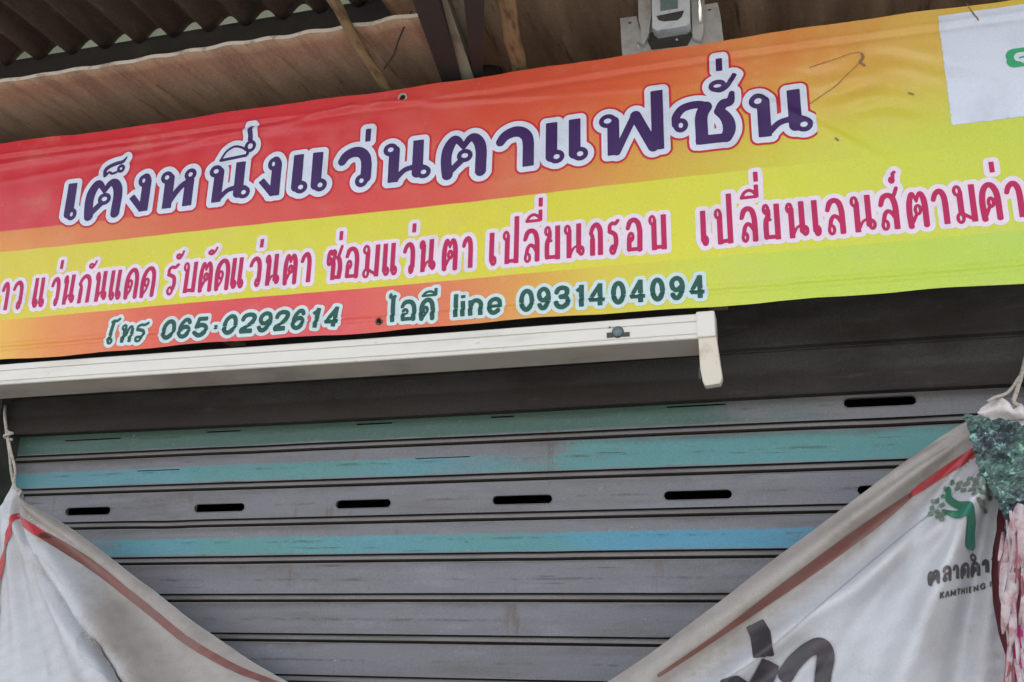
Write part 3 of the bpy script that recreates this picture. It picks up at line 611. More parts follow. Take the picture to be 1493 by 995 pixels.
GZw = GZ + (0.0022 * np.sin(7 * GX) + 0.0015 * np.sin(19 * GX + 1)) * np.where(GZ > (BZ0 + BZ1) / 2, smooth((GZ - BZ1 + 0.03) / 0.03), smooth((BZ0 + 0.03 - GZ) / 0.03))
eye_l = [xz(586, 141), xz(552.5, 468.5)]
keep = lambda x, z: all((x - ex) ** 2 + (z - ez) ** 2 > (0.0115 if ez > 2.8 else 0.008) ** 2 for ex, ez in eye_l)
n1 = NZB + 1
V = np.column_stack([GX.ravel(), GY.ravel(), GZw.ravel()])
F = [(i * n1 + k, (i + 1) * n1 + k, (i + 1) * n1 + k + 1, i * n1 + k + 1) for i in range(NXB) for k in range(NZB) if keep((gx[i] + gx[i + 1]) / 2, (gz[k] + gz[k + 1]) / 2)]
banner = mesh_obj('shop_banner', V, F, M['banner'], None, True)
tag(banner, 'long red to yellow vinyl banner with bold purple Thai shop name and phone numbers', 'banner')
for (ex, ez) in eye_l:
    b = MB(); n = 24; y0 = float(ysurf(ex, ez))
    V = []
    for rr, yy in ((0.0150, -0.0004), (0.0138, -0.0026), (0.0100, -0.0026), (0.0088, 0.002)) if ez > 2.8 else ((0.0112, -0.0006), (0.0104, -0.002), (0.0078, -0.002), (0.0066, 0.003)):
        V += [(ex + rr * math.cos(2 * math.pi * k / n), y0 + yy, ez + rr * math.sin(2 * math.pi * k / n)) for k in range(n)]
    b.add(V, [(r_ * n + k, r_ * n + (k + 1) % n, (r_ + 1) * n + (k + 1) % n, (r_ + 1) * n + k) for r_ in range(3) for k in range(n)])
    b.obj('eyelet', M['galv'] if ez > 2.8 else M['dark_plastic'], banner, True)

# --- heading
f1 = Field(-2.36, 0.10, 2.78, 3.16, 0.0013)
zb1, zt1 = 2.8535, 2.978
zm = (zb1 + zt1) / 2
def midpx(pxx, base, slope, hgt): return xz(pxx, base + slope * pxx - hgt)[0]
H1 = [('เ', 96.2, 118.4), ('ต', 124.3, 177.9), ('ง', 185.4, 218.6), ('ห', 228.3, 288.5), ('น', 299.2, 370.8), ('ง', 374, 409.6), ('แ', 425.9, 482.2), ('ว', 489.1, 541.9), ('น', 552.6, 632.5), ('ต', 641.8, 708.8), ('า', 719.5, 778.5), ('แ', 795, 862.5), ('ฟ', 868.4, 968), ('ช', 976.8, 1079), ('น', 1087.4, 1189.6)]
for ch, l, r_ in H1:
    glyph(f1, ch, midpx(l, 336, -.1225, 31), midpx(r_, 336, -.1225, 31), zb1, zt1, 0.0164, 0.0068)
def mark(fld, ch, x0, x1, y0, y1, hw, lw, inset=True):
    xm, ym = (x0 + x1) / 2, (y0 + y1) / 2
    xl = xz(x0, ym)[0]; xr = xz(x1, ym)[0]; zt = xz(xm, y0)[1]; zb = xz(xm, y1)[1]
    k = 0 if ch == '่' else min(hw * .6, (zt - zb) * .2)
    glyph(fld, ch, xl, xr, zb + k, zt - k, hw, lw, True)
mark(f1, '็', 151, 187, 229, 256, 0.0085, 0.0052)
mark(f1, 'ึ', 319, 373.5, 207, 233, 0.0085, 0.0056)
mark(f1, '่', 361.5, 369.5, 184, 204.5, 0.0085, 0.006)
mark(f1, '่', 532, 540, 187.5, 205.5, 0.0085, 0.006)
mark(f1, '่', 1044, 1053, 87, 106, 0.0085, 0.006)
mark(f1, 'ั', 1031, 1078, 109, 136.5, 0.0100, 0.0066)
D1 = f1.carve()
layers('heading_lettering', [(None, f1, 0.0225, 0.0006, M['ink_red']), (None, f1, 0.0165, 0.0011, M['ink_white']), (D1, f1, 0.0, 0.0016, M['ink_purple'])], banner, ysurf)
# --- services line
f2 = Field(-2.52, 0.66, 2.53, 2.82, 0.0012)
zb2, zt2 = 2.569, 2.6655
H2 = [('า', 0.5, 13), ('ว', 16.7, 33.8), ('แ', 48.2, 66.9), ('ว', 72.3, 87.5), ('น', 90, 111), ('ก', 112.5, 132.5), ('น', 136.7, 158.2), ('แ', 159.8, 180), ('ด', 182.6, 202.6), ('ด', 205.8, 227.7), ('ร', 243, 261), ('บ', 265.3, 287.8), ('ต', 291, 311.3), ('ด', 314.5, 336), ('แ', 337.6, 358.5), ('ว', 362.7, 382.6), ('น', 385.2, 410), ('ต', 413.2, 434), ('า', 436.7, 454),
      ('ซ', 474.5, 500), ('อ', 502, 523.3), ('ม', 526.3, 552.5), ('แ', 557, 580.7), ('ว', 585.5, 605), ('น', 608.8, 637), ('ต', 643.7, 667), ('า', 671.8, 689.4), ('เ', 713, 725.8), ('ป', 730.7, 757), ('ล', 761.8, 787), ('ย', 791.8, 817), ('น', 820.7, 854.5), ('ก', 858.2, 879.6), ('ร', 885.6, 905), ('อ', 911.9, 937), ('บ', 944.5, 972.6),
      ('เ', 1021.4, 1035), ('ป', 1040, 1069), ('ล', 1077.8, 1104.6), ('ย', 1110, 1137.4), ('น', 1143.9, 1180.6), ('เ', 1184, 1198.5), ('ล', 1202.8, 1232), ('น', 1238.5, 1278.5), ('ส', 1280.6, 1314), ('ต', 1321.3, 1353.4), ('า', 1357, 1383), ('ม', 1388.4, 1423.4), ('ค', 1427.7, 1459.8), ('า', 1464, 1492)]
for ch, l, r_ in H2:
    glyph(f2, ch, midpx(l, 454.9, -.0945, 24), midpx(r_, 454.9, -.0945, 24), zb2, zt2, 0.0069, 0.0041)
for mk in [('่', 87.5, 92, 379.5, 392), ('ั', 129, 143, 379, 392), ('ั', 257, 271, 365, 379), ('ั', 304, 320, 360, 373), ('่', 380, 384.5, 349, 361.5),
           ('่', 495, 499.5, 337, 350), ('่', 600.7, 605.5, 325, 338), ('ี', 765, 791, 305, 325), ('่', 785.8, 790.6, 288, 301), ('ี', 1077, 1106, 270, 292), ('่', 1099, 1104, 252, 266), ('์', 1293, 1308, 250, 268), ('่', 1442, 1449, 237, 252)]:
    mark(f2, *mk, 0.0058, 0.0042)
D2 = f2.carve()
layers('service_lettering', [(None, f2, 0.0122, 0.0006, M['ink_pink']), (D2, f2, 0.0, 0.0011, M['ink_magenta'])], banner, ysurf)
# --- phone line
f3 = Field(-2.14, -0.14, 2.40, 2.56, 0.0012)
zb3, zt3 = 2.431, 2.491
H3a = [('โ', 156, 171, 0), ('ท', 174, 194.5, 0), ('ร', 197, 216, 0), ('0', 236, 257, 1), ('6', 260, 280, 1), ('5', 283, 305, 1), ('-', 310, 321, 1), ('0', 325, 347, 1), ('2', 350, 374, 1), ('9', 376, 397, 1), ('2', 399, 422, 1), ('6', 425, 445, 1), ('1', 452, 465, 1), ('4', 472, 497, 1)]
H3b = [('ไ', 565, 579, 0), ('อ', 583, 607, 0), ('ด', 611, 634, 0), ('I_', 661, 668, 1), ('i_', 671.5, 678.5, 1), ('n_', 683, 704.5, 1), ('e_', 710, 733.3, 1), ('0', 757, 779.5, 1), ('9', 783, 804, 1), ('3', 807.6, 832, 1), ('1', 837.6, 852, 1), ('4', 856, 886, 1), ('0', 891, 913, 1), ('4', 916, 944.5, 1), ('0', 948, 970, 1), ('9', 976, 999, 1), ('4', 1003, 1030.7, 1)]
for ch, l, r_, dg in H3a:
    x0, x1 = midpx(l, 516.1, -.0813, 12), midpx(r_, 516.1, -.0813, 12)
    zt = zt3 - 0.003 if dg else zt3 - 0.004
    glyph(f3, ch, x0 - 0.004, x1 - 0.004, zb3, zt, 0.0068 if dg else 0.0060, 0.0042, slant=0.17)
for ch, l, r_, dg in H3b:
    x0, x1 = midpx(l, 516.1, -.0813, 13), midpx(r_, 516.1, -.0813, 13)
    zt = zt3 if dg else zt3 - 0.001
    if ch == 'I_': zt = zt3 + 0.004
    glyph(f3, ch, x0, x1, zb3, zt, 0.0066, 0.0042)
mark(f3, 'ี', 614, 638, 419.5, 433, 0.0050, 0.004)
D3 = f3.carve()
layers('phone_lettering', [(None, f3, 0.0098, 0.0009, M['ink_mint']), (D3, f3, 0.0, 0.0013, M['ink_green'])], banner, ysurf)
# --- white panel with the green chat icon (the square code itself is left out)
p0 = xz(1367, 25); p1 = xz(1393, 183)
fq = Field(p0[0] - 0.02, p0[0] + 0.54, p1[1] - 0.02, p0[1] + 0.02, 0.004)
fq.poly([(p0[0], p0[1]), (p0[0] + 0.42, p0[1]), (p0[0] + 0.42, p1[1]), (p0[0], p1[1])])
layers('white_panel', [(None, fq, 0.0, 0.0006, M['ink_white'])], banner, ysurf, 1)
ic = xz(1484, 86); fi = Field(ic[0] - 0.05, ic[0] + 0.08, ic[1] - 0.05, ic[1] + 0.05, 0.0012)
fi.stroke([(ic[0] - 0.009, ic[1] - 0.008), (ic[0] + 0.03, ic[1] - 0.008)], [0.018, 0.018]); fi.stroke([(ic[0] - 0.009, ic[1] + 0.008), (ic[0] + 0.03, ic[1] + 0.008)], [0.018, 0.018])
fj = Field(ic[0] - 0.05, ic[0] + 0.08, ic[1] - 0.05, ic[1] + 0.05, 0.0012)
fj.stroke([(ic[0] + 0.003, ic[1] + 0.001), (ic[0] + 0.020, ic[1] + 0.001)], [0.0125, 0.0125]); fj.stroke([(ic[0] + 0.006, ic[1] - 0.009), (ic[0] + 0.010, ic[1] - 0.017)], [0.004, 0.001])
fk = Field(ic[0] - 0.05, ic[0] + 0.08, ic[1] - 0.05, ic[1] + 0.05, 0.0012)
fk.stroke([(ic[0] + 0.003, ic[1] - 0.002), (ic[0] + 0.022, ic[1] + 0.002)], [0.0022, 0.0022])
layers('chat_icon', [(None, fi, 0, 0.0012, M['ink_icon']), (None, fj, 0, 0.0018, M['ink_white']), (None, fk, 0, 0.0024, M['ink_icon'])], banner, ysurf, 1)
# --- rust-brown stain and crease marks
def smear(P, w0):
    A = spline([xz(*p) for p in P], 10); A_ = np.array(A)
    fs = Field(A_[:, 0].min() - 0.01, A_[:, 0].max() + 0.01, A_[:, 1].min() - 0.01, A_[:, 1].max() + 0.01, 0.0012 if w0 > 0.0016 else 0.0008)
    fs.stroke(A, [w0 * random.uniform(0.55, 1.25) for _ in A]); layers('stain', [(None, fs, 0, 0.0021, M['stain'])], banner, ysurf, 1)
smear([(1256, 80), (1258, 86), (1254, 92), (1260, 97)], 0.0034); smear([(1254, 78), (1240, 80), (1222, 87), (1205, 93), (1180, 101)], 0.0008); smear([(1254, 92), (1240, 106), (1222, 125), (1200, 140), (1180, 154)], 0.0009)
smear([(1325, 137), (1332, 139)], 0.002); smear([(1408, 6), (1416, 18), (1426, 32)], 0.0016); smear([(1218, 203), (1222, 206)], 0.0022)
# timber the banner is nailed to, out of sight behind it
b = MB(); b.box(-3.3, 1.25, 0.035, 0.08, 3.02, 3.10); b.box(-3.3, 1.25, 0.035, 0.08, 2.46, 2.53)
for xx in (-3.2, -1.6, -0.2, 1.2): b.box(xx, xx + 0.05, 0.081, 0.13, 2.44, 3.12)
tag(b.obj('timber_frame', M['bamboo']), 'old timber frame hidden close behind the shop banner', 'frame')

# ------------------------------------------------------------------ fluorescent batten under the banner
lamp = empty('tube_light', 'cream fluorescent tube batten without its tube hanging under the banner', 'light')
by = 0.012
zt_ = xz(1030, 455, by)[1]; z1_ = xz(1020, 493, by)[1]; bx1 = at(1042, 470, by)[0]; bx0 = -2.95
hgt = zt_ - z1_
b = MB()
prof = [(by + 0.062, zt_), (by + 0.008, zt_), (by + 0.003, zt_ - 0.003), (by + 0.002, zt_ - 0.30 * hgt), (by + 0.006, zt_ - 0.33 * hgt), (by + 0.006, zt_ - 0.36 * hgt), (by, zt_ - 0.39 * hgt), (by, zt_ - 0.80 * hgt), (by + 0.0035, zt_ - 0.83 * hgt), (by + 0.0005, zt_ - 0.86 * hgt), (by + 0.002, z1_ + 0.002), (by + 0.006, z1_), (by + 0.066, z1_ - 0.024), (by + 0.072, z1_ - 0.022), (by + 0.072, zt_)]
b.profile(prof, bx0, bx1 - 0.02, 50, lambda x, z: (0.0012 * math.sin(4 * x), 0.0015 * math.sin(2.2 * x)))
o = b.obj('batten', M['cream'], lamp); o.data.materials.append(M['dark_brown'])
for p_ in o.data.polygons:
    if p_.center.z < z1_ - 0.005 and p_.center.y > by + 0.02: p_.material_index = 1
# end cap and lamp holder
ze = xz(1035, 562, by)[1]; xe0 = at(1023, 540, by)[0]
b = MB(); b.box(bx1 - 0.045, bx1 + 0.001, by - 0.0035, by + 0.064, z1_ + 0.001, zt_ + 0.002); b.obj('end_cap', M['cream'], lamp, bevel=0.004)
b = MB(); b.add(*(lambda P: ([(x, y, z) for y in (by + 0.004, by + 0.036) for x, z in P], [list(range(len(P)))[::-1], [len(P) + i for i in range(len(P))]] + [(i, (i + 1) % len(P), len(P) + (i + 1) % len(P), len(P) + i) for i in range(len(P))]))(
    [(xe0 - 0.006, z1_ + 0.004), (xe0 - 0.004, ze + 0.045), (xe0 + 0.001, ze + 0.012), (xe0 + 0.006, ze), (bx1 + 0.006, ze + 0.004), (bx1 + 0.012, ze + 0.02), (bx1 + 0.008, ze + 0.06), (bx1 + 0.002, z1_ + 0.004)]))
lh = b.obj('lamp_holder', M['yellowed'], lamp, bevel=0.003)
b = MB(); b.box(xe0 - 0.008, xe0 - 0.002, by + 0.008, by + 0.030, ze + 0.02, ze + 0.05); b.obj('tube_socket', M['dark_plastic'], lh)
sc_ = xz(901, 485, by); 
b = MB(); n = 28; cxs, czs = sc_
V = []
for rr, yy in ((0.0125, by - 0.001), (0.0125, by - 0.006), (0.011, by - 0.008), (0.0, by - 0.0085)):
    V += [(cxs + rr * math.cos(2 * math.pi * k / n), yy, czs + rr * math.sin(2 * math.pi * k / n)) for k in range(n)]
b.add(V, [(r_ * n + k, r_ * n + (k + 1) % n, (r_ + 1) * n + (k + 1) % n, (r_ + 1) * n + k) for r_ in range(3) for k in range(n)])
st = b.obj('starter', M['starter'], lamp, True)
b = MB(); b.box(cxs - 0.028, cxs - 0.012, by - 0.004, by + 0.001, czs - 0.013, czs + 0.000); b.box(cxs + 0.011, cxs + 0.030, by - 0.004, by + 0.001, czs - 0.013, czs - 0.002)
b.tube([(cxs, by - 0.0015, czs), (cxs, by - 0.003, czs)], 0.0155, 28); b.obj('starter_socket', M['dark_plastic'], st)
b = MB(); q = xz(889, 477.5, by); b.tube([(q[0], by - 0.002, q[1]), (q[0], by + 0.002, q[1])], 0.0022, 10); b.obj('screw', M['dark_plastic'], lamp)

# ------------------------------------------------------------------ roofs overhead
def corrugated(name, x0, x1, yf, yb, zf, zb, pitch, amp, mat, thick=0.006, phase=0.0, edge=None, skew=0.0, ragged=0.0, flat=0.0):
    nx = max(8, int((x1 - x0) / pitch * 10)); ny = 24; V = []; 
    for i in range(nx + 1):
        x = x0 + (x1 - x0) * i / nx; wv = math.sin(2 * math.pi * (x / pitch) + phase)
        wv = math.copysign(abs(wv) ** (1 - flat), wv) if flat else wv
        rg = ragged * (math.sin(9 * x) + 0.6 * math.sin(23 * x + 2) + 0.5 * math.sin(51 * x))
        for j in range(ny + 1):
            t = j / ny; y = yf + (yb - yf) * t + (rg * (1 - t)); z = zf + (zb - zf) * t + amp * wv + 0.002 * math.sin(2 * x + 3 * y)
            V.append((x + skew * y, y, z))
    n = ny + 1; N = len(V); V2 = [(x, y, z + thick) for x, y, z in V]
    F = []; mi = []
    for i in range(nx):
        for j in range(ny):
            q = (i * n + j, (i + 1) * n + j, (i + 1) * n + j + 1, i * n + j + 1); F.append(q[::-1]); mi.append(0); F.append([N + k for k in q]); mi.append(0)
        q = (i * n, (i + 1) * n, N + (i + 1) * n, N + i * n); F.append(q); mi.append(1)
        q = (i * n + ny, (i + 1) * n + ny, N + (i + 1) * n + ny, N + i * n + ny); F.append(q[::-1]); mi.append(1)
    for i in (0, nx):
        for j in range(ny): F.append((i * n + j, i * n + j + 1, N + i * n + j + 1, N + i * n + j)); mi.append(1)
    o = mesh_obj(name, V + V2, F, None, None, True, [mat, edge or mat], mi)
    o.data.polygons.foreach_set('use_smooth', np.array([k == 0 for k in mi])); return o
def onz(px, py, z):
    d = ray(px, py); return EYE + d * ((z - EYE[2]) / d[2])
ZL = 3.255
pe = onz(300, 74, ZL)[1]; xr_ = onz(603, 22, ZL)[0]
o = corrugated('roof_sheet', -3.6, xr_ + 0.02, pe, 1.1, ZL, ZL + 0.10, 0.13, 0.0025, M['roof_brown'], 0.012, 0.4, M['sheet_edge'], -0.06, 0.0022)
tag(o, 'lower brown roof sheet with a broken pale front edge above the red banner end', 'roof sheet')
ZR = 3.42
o = corrugated('roof_sheet', at(652, 60, 0.0)[0] - 0.22, 2.6, -0.9, 1.1, ZR, ZR + 0.1, 0.19, 0.012, M['roof_brown'], 0.008, 1.2, M['sheet_edge'], 0.0, 0.004)
tag(o, 'brown corrugated roof sheet overhead behind the steel bracket', 'roof sheet')
ZU = 3.60
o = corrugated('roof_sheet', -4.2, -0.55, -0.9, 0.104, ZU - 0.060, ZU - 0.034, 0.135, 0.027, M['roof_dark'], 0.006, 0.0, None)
tag(o, 'dark sooty corrugated roof sheet resting on the black beam', 'roof sheet')
zbm = ZU - 0.040
yb_ = 0.10
b = MB(); b.box(-4.2, onz(640, 0, zbm)[0] + 0.15, yb_, yb_ + 0.06, zbm - 0.17, zbm); tag(b.obj('roof_beam', M['beam']), 'black steel roof beam crossing above the pale broken sheet edge', 'beam')
# steel members running towards us between the two roof sheets
def member(name, pts, mat, label, y0=-0.62, cat='beam', t=0.03, group=None):
    """pts: left/right pixel edges at the top and bottom; the bottom end lies just behind the banner"""
    (tl, tr, ty), (bl, br, by_) = pts
    A, B_ = at(bl, by_, 0.03), at(br, by_, 0.03); Cc, D_ = at(tl, ty, y0), at(tr, ty, y0)
    b = MB()
    def ext(p, q, k): return p + (p - q) * k
    A2, B2 = ext(A, Cc, 0.15), ext(B_, D_, 0.15); C2, D2_ = ext(Cc, A, 0.6), ext(D_, B_, 0.6)
    up = np.array([0, 0, t])
    b.add([A2, B2, D2_, C2, A2 + up, B2 + up, D2_ + up, C2 + up], [(0, 1, 2, 3), (7, 6, 5, 4), (0, 4, 5, 1), (1, 5, 6, 2), (2, 6, 7, 3), (3, 7, 4, 0)])
    o = b.obj(name, mat); tag(o, label, cat, group); return o
member('steel_bar', ((601, 640, 0), (642, 672, 113)), M['beam'], 'wide black steel bar beside the broken end of the lower brown sheet', -0.30)
member('steel_bar', ((676, 706, 0), (689, 704, 110)), M['beam'], 'narrow black steel bar between the pale green strip and the spotted bamboo pole', -0.30)
member('painted_batten', ((632, 652, 0), (668, 690, 111)), M['pale_strip'], 'pale green painted batten running between two black steel bars', -0.27, 'batten')
member('painted_batten', ((661, 679, 3), (674, 684, 84)), M['pale_strip'], 'short pale green painted batten tapering beside the narrow black steel bar', -0.24, 'batten')
b = MB(); b.box(at(640, 60, 0.5)[0] - 0.05, at(703, 60, 0.5)[0] + 0.08, 0.45, 0.5, 3.1, 3.9); tag(b.obj('dark_board', M['beam']), 'sooty dark board closing the gap between the roof sheets', 'board')
def pole(x0, y0, r0, x1, y1, r1, ya, label):
    A = at(x1, y1, 0.055); B_ = at(x0, y0, ya); A2 = A + (A - B_) * 0.1; B2 = B_ + (B_ - A) * 0.9
    n = 14; pts = [A2 + (B2 - A2) * i / n for i in range(n + 1)]; rr = [(r1 + (r0 - r1) * i / n * 1.2) * (1.0 + (0.10 if i % 4 == 0 else 0.0)) for i in range(n + 1)]
    pts = [p + np.array([0.003 * math.sin(i * 1.1), 0, 0.002 * math.cos(i * 1.7)]) for i, p in enumerate(pts)]
    b = MB(); b.tube(pts, rr, 16); o = b.obj('bamboo_pole', M['bamboo'], smooth=True)
    return tag(o, label, 'pole', 'bamboo poles tied under the roof')
pole(484, 0, 0.0165, 563, 131, 0.0135, -0.28, 'slim yellowish bamboo pole meeting the banner above its metal eyelet')
pole(736, 0, 0.026, 757, 100, 0.022, -0.24, 'thick spotted bamboo pole beside the narrow black steel bar')
b = MB(); P = [(600, 16), (590, 38), (580, 62), (574, 80), (560, 100)]; Q = [at(x, y, -0.16 + 0.02 * i) for i, (x, y) in enumerate(P)]
b.tube([(p[0], p[1], p[2]) for p in spline(Q, 5)], 0.0026, 8); tag(b.obj('wire', M['black_wire'], smooth=True), 'bent black wire dangling over the end of the lower brown sheet', 'wire')

# ------------------------------------------------------------------ steel bracket above the banner
br = empty('metal_bracket', 'grey steel bracket with a plastic clip box standing above the banner', 'bracket')
YB = 0.034
def plate(name, P, y, t, mat, parent, holes=(), bevel=0.0015):
    """P: outline in photo pixels on the plane y"""
    out = [Vector((*xz(px_, py_, y), 0)) for px_, py_ in P]; loops = [out]
    for (hx, hy, rx, rz) in holes:
        c = xz(hx, hy, y); loops.append([Vector((c[0] + rx * math.cos(a_), c[1] + rz * math.sin(a_), 0)) for a_ in np.linspace(0, 2 * math.pi, 14, endpoint=False)])
    tri = tessellate_polygon(loops); pts = [p for l in loops for p in l]; N = len(pts); b = MB()
    V = [(p.x, y, p.y) for p in pts] + [(p.x, y + t, p.y) for p in pts]; F = [list(q) for q in tri] + [[N + k for k in q][::-1] for q in tri]; s0 = 0
    for l in loops:
        n = len(l); F += [(s0 + k, s0 + (k + 1) % n, N + s0 + (k + 1) % n, N + s0 + k) for k in range(n)]; s0 += n
    b.add(V, F); return b.obj(name, mat, parent)
plate('flange', [(904, 27), (928, 24), (932, 40), (945, 95), (908, 98)], YB, 0.003, M['galv'], br, [(918.5, 33.5, 0.005, 0.0035)])
plate('flange', [(1022, 8), (1046, 4), (1050, 20), (1058, 85), (1022, 90)], YB, 0.003, M['galv'], br, [(1034.5, 14.5, 0.006, 0.003)])
plate('back_plate', [(928, -70), (1024, -84), (1030, 92), (936, 97)], YB - 0.004, 0.003, M['galv'], br)
# folded cheeks and clip box
def pbox(name, px0, px1, py0, py1, y0, y1, mat, parent, bevel=0.002):
    a_ = at(px0, (py0 + py1) / 2, y0); c_ = at(px1, (py0 + py1) / 2, y0); z1 = at((px0 + px1) / 2, py0, y0)[2]; z0 = at((px0 + px1) / 2, py1, y0)[2]
    b = MB(); b.box(a_[0], c_[0], y0, y1, z0, z1); return b.obj(name, mat, parent, bevel=bevel)
plate('cheek', [(929, -60), (944, -62), (950, 18), (946, 50), (938, 66), (934, 62), (936, 44), (931, 30)], YB - 0.020, 0.015, M['galv'], br)
plate('cheek', [(1005, -70), (1022, -72), (1026, 44), (1022, 60), (1010, 56)], YB - 0.020, 0.015, M['galv'], br)
box = plate('clip_box', [(949, -60), (1004, -68), (1006, 33), (1000, 38), (957, 45), (951, 40)], YB - 0.045, 0.038, M['box_plastic'], br)
plate('recess', [(961, -50), (988, -52), (988, 12), (963, 16)], YB - 0.0475, 0.002, M['starter'], box)
plate('slot', [(957, 23.5), (997, 15.5), (994, 24), (988, 29), (968, 31), (960, 29)], YB - 0.0475, 0.002, M['hood'], box)
plate('dark_lip', [(947, 48), (1004, 38), (1010, 52), (1002, 66), (950, 72), (944, 60)], YB - 0.007, 0.002, M['hood'], br)  # dark plate just below the clip box
b = MB(); A, B_ = at(1018, -60, YB - 0.03), at(1021, 33, YB - 0.03); b.tube([A, A * .5 + B_ * .5, B_], 0.0052, 14); b.obj('rod', M['chrome'], br, True)
for (hx, hy) in ((987, 58), (930, 63)):
    c = at(hx, hy, YB - 0.012); b = MB(); b.tube([c, c + np.array([0, 0.012, 0])], 0.0035, 10); b.obj('screw', M['chrome'], br)

# ------------------------------------------------------------------ white vinyl hung across the shutter
YD = 0.055
edge_px = [(20, 706), (34, 716), (60, 735), (110, 772), (180, 830), (250, 888), (310, 932), (370, 972), (430, 1004), (520, 1042), (640, 1066), (760, 1056), (850, 1018), (940, 962), (1040, 888), (1130, 818), (1230, 744), (1330, 668), (1405, 618), (1446, 596), (1478, 590)]
LEAN = 0.085
def leanf(x, xa, xb): return LEAN * float(np.clip((x - xa) / 0.45, 0, 1) * np.clip((xb - x) / 0.45, 0, 1))
_xa, _xb = xz(20, 706, YD)[0], xz(1470, 592, YD)[0]
edge = [xz(px_, py_, YD + leanf(xz(px_, py_, YD)[0], _xa, _xb)) for px_, py_ in edge_px]
ledge = [xz(px_, py_, YD) for px_, py_ in [(17, 712), (8, 738), (0, 764), (-14, 810), (-34, 880), (-60, 980)]]
ZDB = 0.75
A0 = xz(20, 706, YD); B0 = xz(1470, 592, YD)
redge = [xz(px_, py_, YD) for px_, py_ in [(1500, 620), (1530, 700), (1560, 830), (1590, 990)]]
E = np.array(spline(edge, 8)); outline = [tuple(p) for p in E] + redge + [(redge[-1][0] + 0.12, ZDB), (ledge[-1][0] - 0.1, ZDB)] + ledge[::-1]
def edist(x, z):
    d = np.full(np.shape(x), 9.0)
    for (ax, az), (bx, bz) in zip(E[:-1], E[1:]):
        L2 = max((bx - ax) ** 2 + (bz - az) ** 2, 1e-12); t = np.clip(((x - ax) * (bx - ax) + (z - az) * (bz - az)) / L2, 0, 1)
        d = np.minimum(d, np.hypot(x - ax - t * (bx - ax), z - az - t * (bz - az)))
    return d
cr = np.array(spline([xz(px_, py_, YD) for px_, py_ in [(30, 716), (50, 780), (80, 840), (120, 905), (165, 965), (215, 1040), (300, 1160)]], 8))
def sdist(x, z, P):
    d = np.full(np.shape(x), 9.0); sg = np.ones(np.shape(x))
    for (ax, az), (bx, bz) in zip(P[:-1], P[1:]):
        L2 = max((bx - ax) ** 2 + (bz - az) ** 2, 1e-12); t = np.clip(((x - ax) * (bx - ax) + (z - az) * (bz - az)) / L2, 0, 1)
        dd = np.hypot(x - ax - t * (bx - ax), z - az - t * (bz - az)); s_ = np.sign((bx - ax) * (z - az) - (bz - az) * (x - ax))
        sg = np.where(dd < d, s_, sg); d = np.minimum(d, dd)
    return d * sg
CSGN = 1.0 if sdist(np.array([xz(140, 820, YD)[0]]), np.array([xz(140, 820, YD)[1]]), cr)[0] > 0 else -1.0
def ydrape(x, z):
    x = np.asarray(x, float); z = np.asarray(z, float)
    e = edist(x, z); y = np.full(x.shape, YD)
    y += LEAN * np.clip((x - A0[0]) / 0.45, 0, 1) * np.clip((B0[0] - x) / 0.45, 0, 1) * (1 - np.clip(e / 0.15, 0, 1)) ** 1.5                                  # hem leans back to the shutter
    rA = np.hypot(x - A0[0], z - A0[1]); tA = np.arctan2(x - A0[0], A0[1] - z)
    rB = np.hypot(x - B0[0], z - B0[1]); tB = np.arctan2(B0[0] - x, B0[1] - z)
    wA = smooth((-0.75 - x) / 0.9); wB = 1 - wA
    c = sdist(x, z, cr)                                                                   # sharp crease left
    # a sharp ridge runs down from the corner; right of it the sheet folds away
    rt = np.maximum(c * CSGN, 0); lf = np.maximum(-c * CSGN, 0)
    y += wA * smooth(rA / 0.12) * (0.048 * np.exp(-(c / 0.011) ** 2) - 0.034 * np.exp(-((rt - 0.045) / 0.03) ** 2) * (rt > 0))
    y += wA * smooth(rA / 0.15) * (-0.050 * np.exp(-lf / 0.09) * (rt == 0) + (-0.050 + 0.115 * smooth(rt / 0.16)) * (rt > 0) * np.exp(-rt / 0.9))
    gA = smooth((rA - 0.03) / 0.25) * np.exp(-rA / 2.5)
    y += wA * gA * (0.020 * np.sin(17 * tA + 0.6) + 0.009 * np.sin(37 * tA + 1.0))
    gB = smooth((rB - 0.03) / 0.3)
    y += wB * gB * (0.036 * np.sin(11 * tB - 0.4) + 0.017 * np.sin(23 * tB + 0.9) + 0.006 * np.sin(51 * tB))
    y += wB * -0.045 * np.exp(-((e - 0.150) / 0.028) ** 2) * smooth(rB / 0.3)
    y += wB * 0.010 * np.exp(-((e - 0.075) / 0.018) ** 2) * smooth(rB / 0.3)
    y += -wA * 0.022 * np.abs(np.sin(11 * tA + 0.4)) * smooth((rA - 0.02) / 0.1) * np.exp(-rA / 0.45) - wB * 0.034 * np.abs(np.sin(9 * tB + 0.3)) * smooth((rB - 0.04) / 0.15) * np.exp(-rB / 0.6)
    y += 0.004 * np.sin(23 * x + 7 * z) * np.sin(19 * z - 5 * x) + 0.0015 * np.sin(70 * x + 20 * np.sin(6 * z)) * np.sin(55 * z)
    return y
fd = Field(-2.75, 0.95, ZDB - 0.02, 2.25, 0.008); fd.poly(outline)
v_, f_ = fd.extract(0.0, ydrape, 0.0, None, 1)
drape = mesh_obj('vinyl_sheet', v_, f_, M['drape'], None, True)
tag(drape, 'white vinyl market sign hung by its corners and sagging in front of the shutter', 'vinyl sign')
fe = Field(-2.75, 0.95, 1.2, 2.25, 0.006)
def strip(fld, P, W, y=YD, n=8):
    A = spline([(*xz(px_, py_, y), k) for (px_, py_), k in zip(P, W)], n); fld.stroke([(p[0], p[1]) for p in A], [p[2] for p in A])
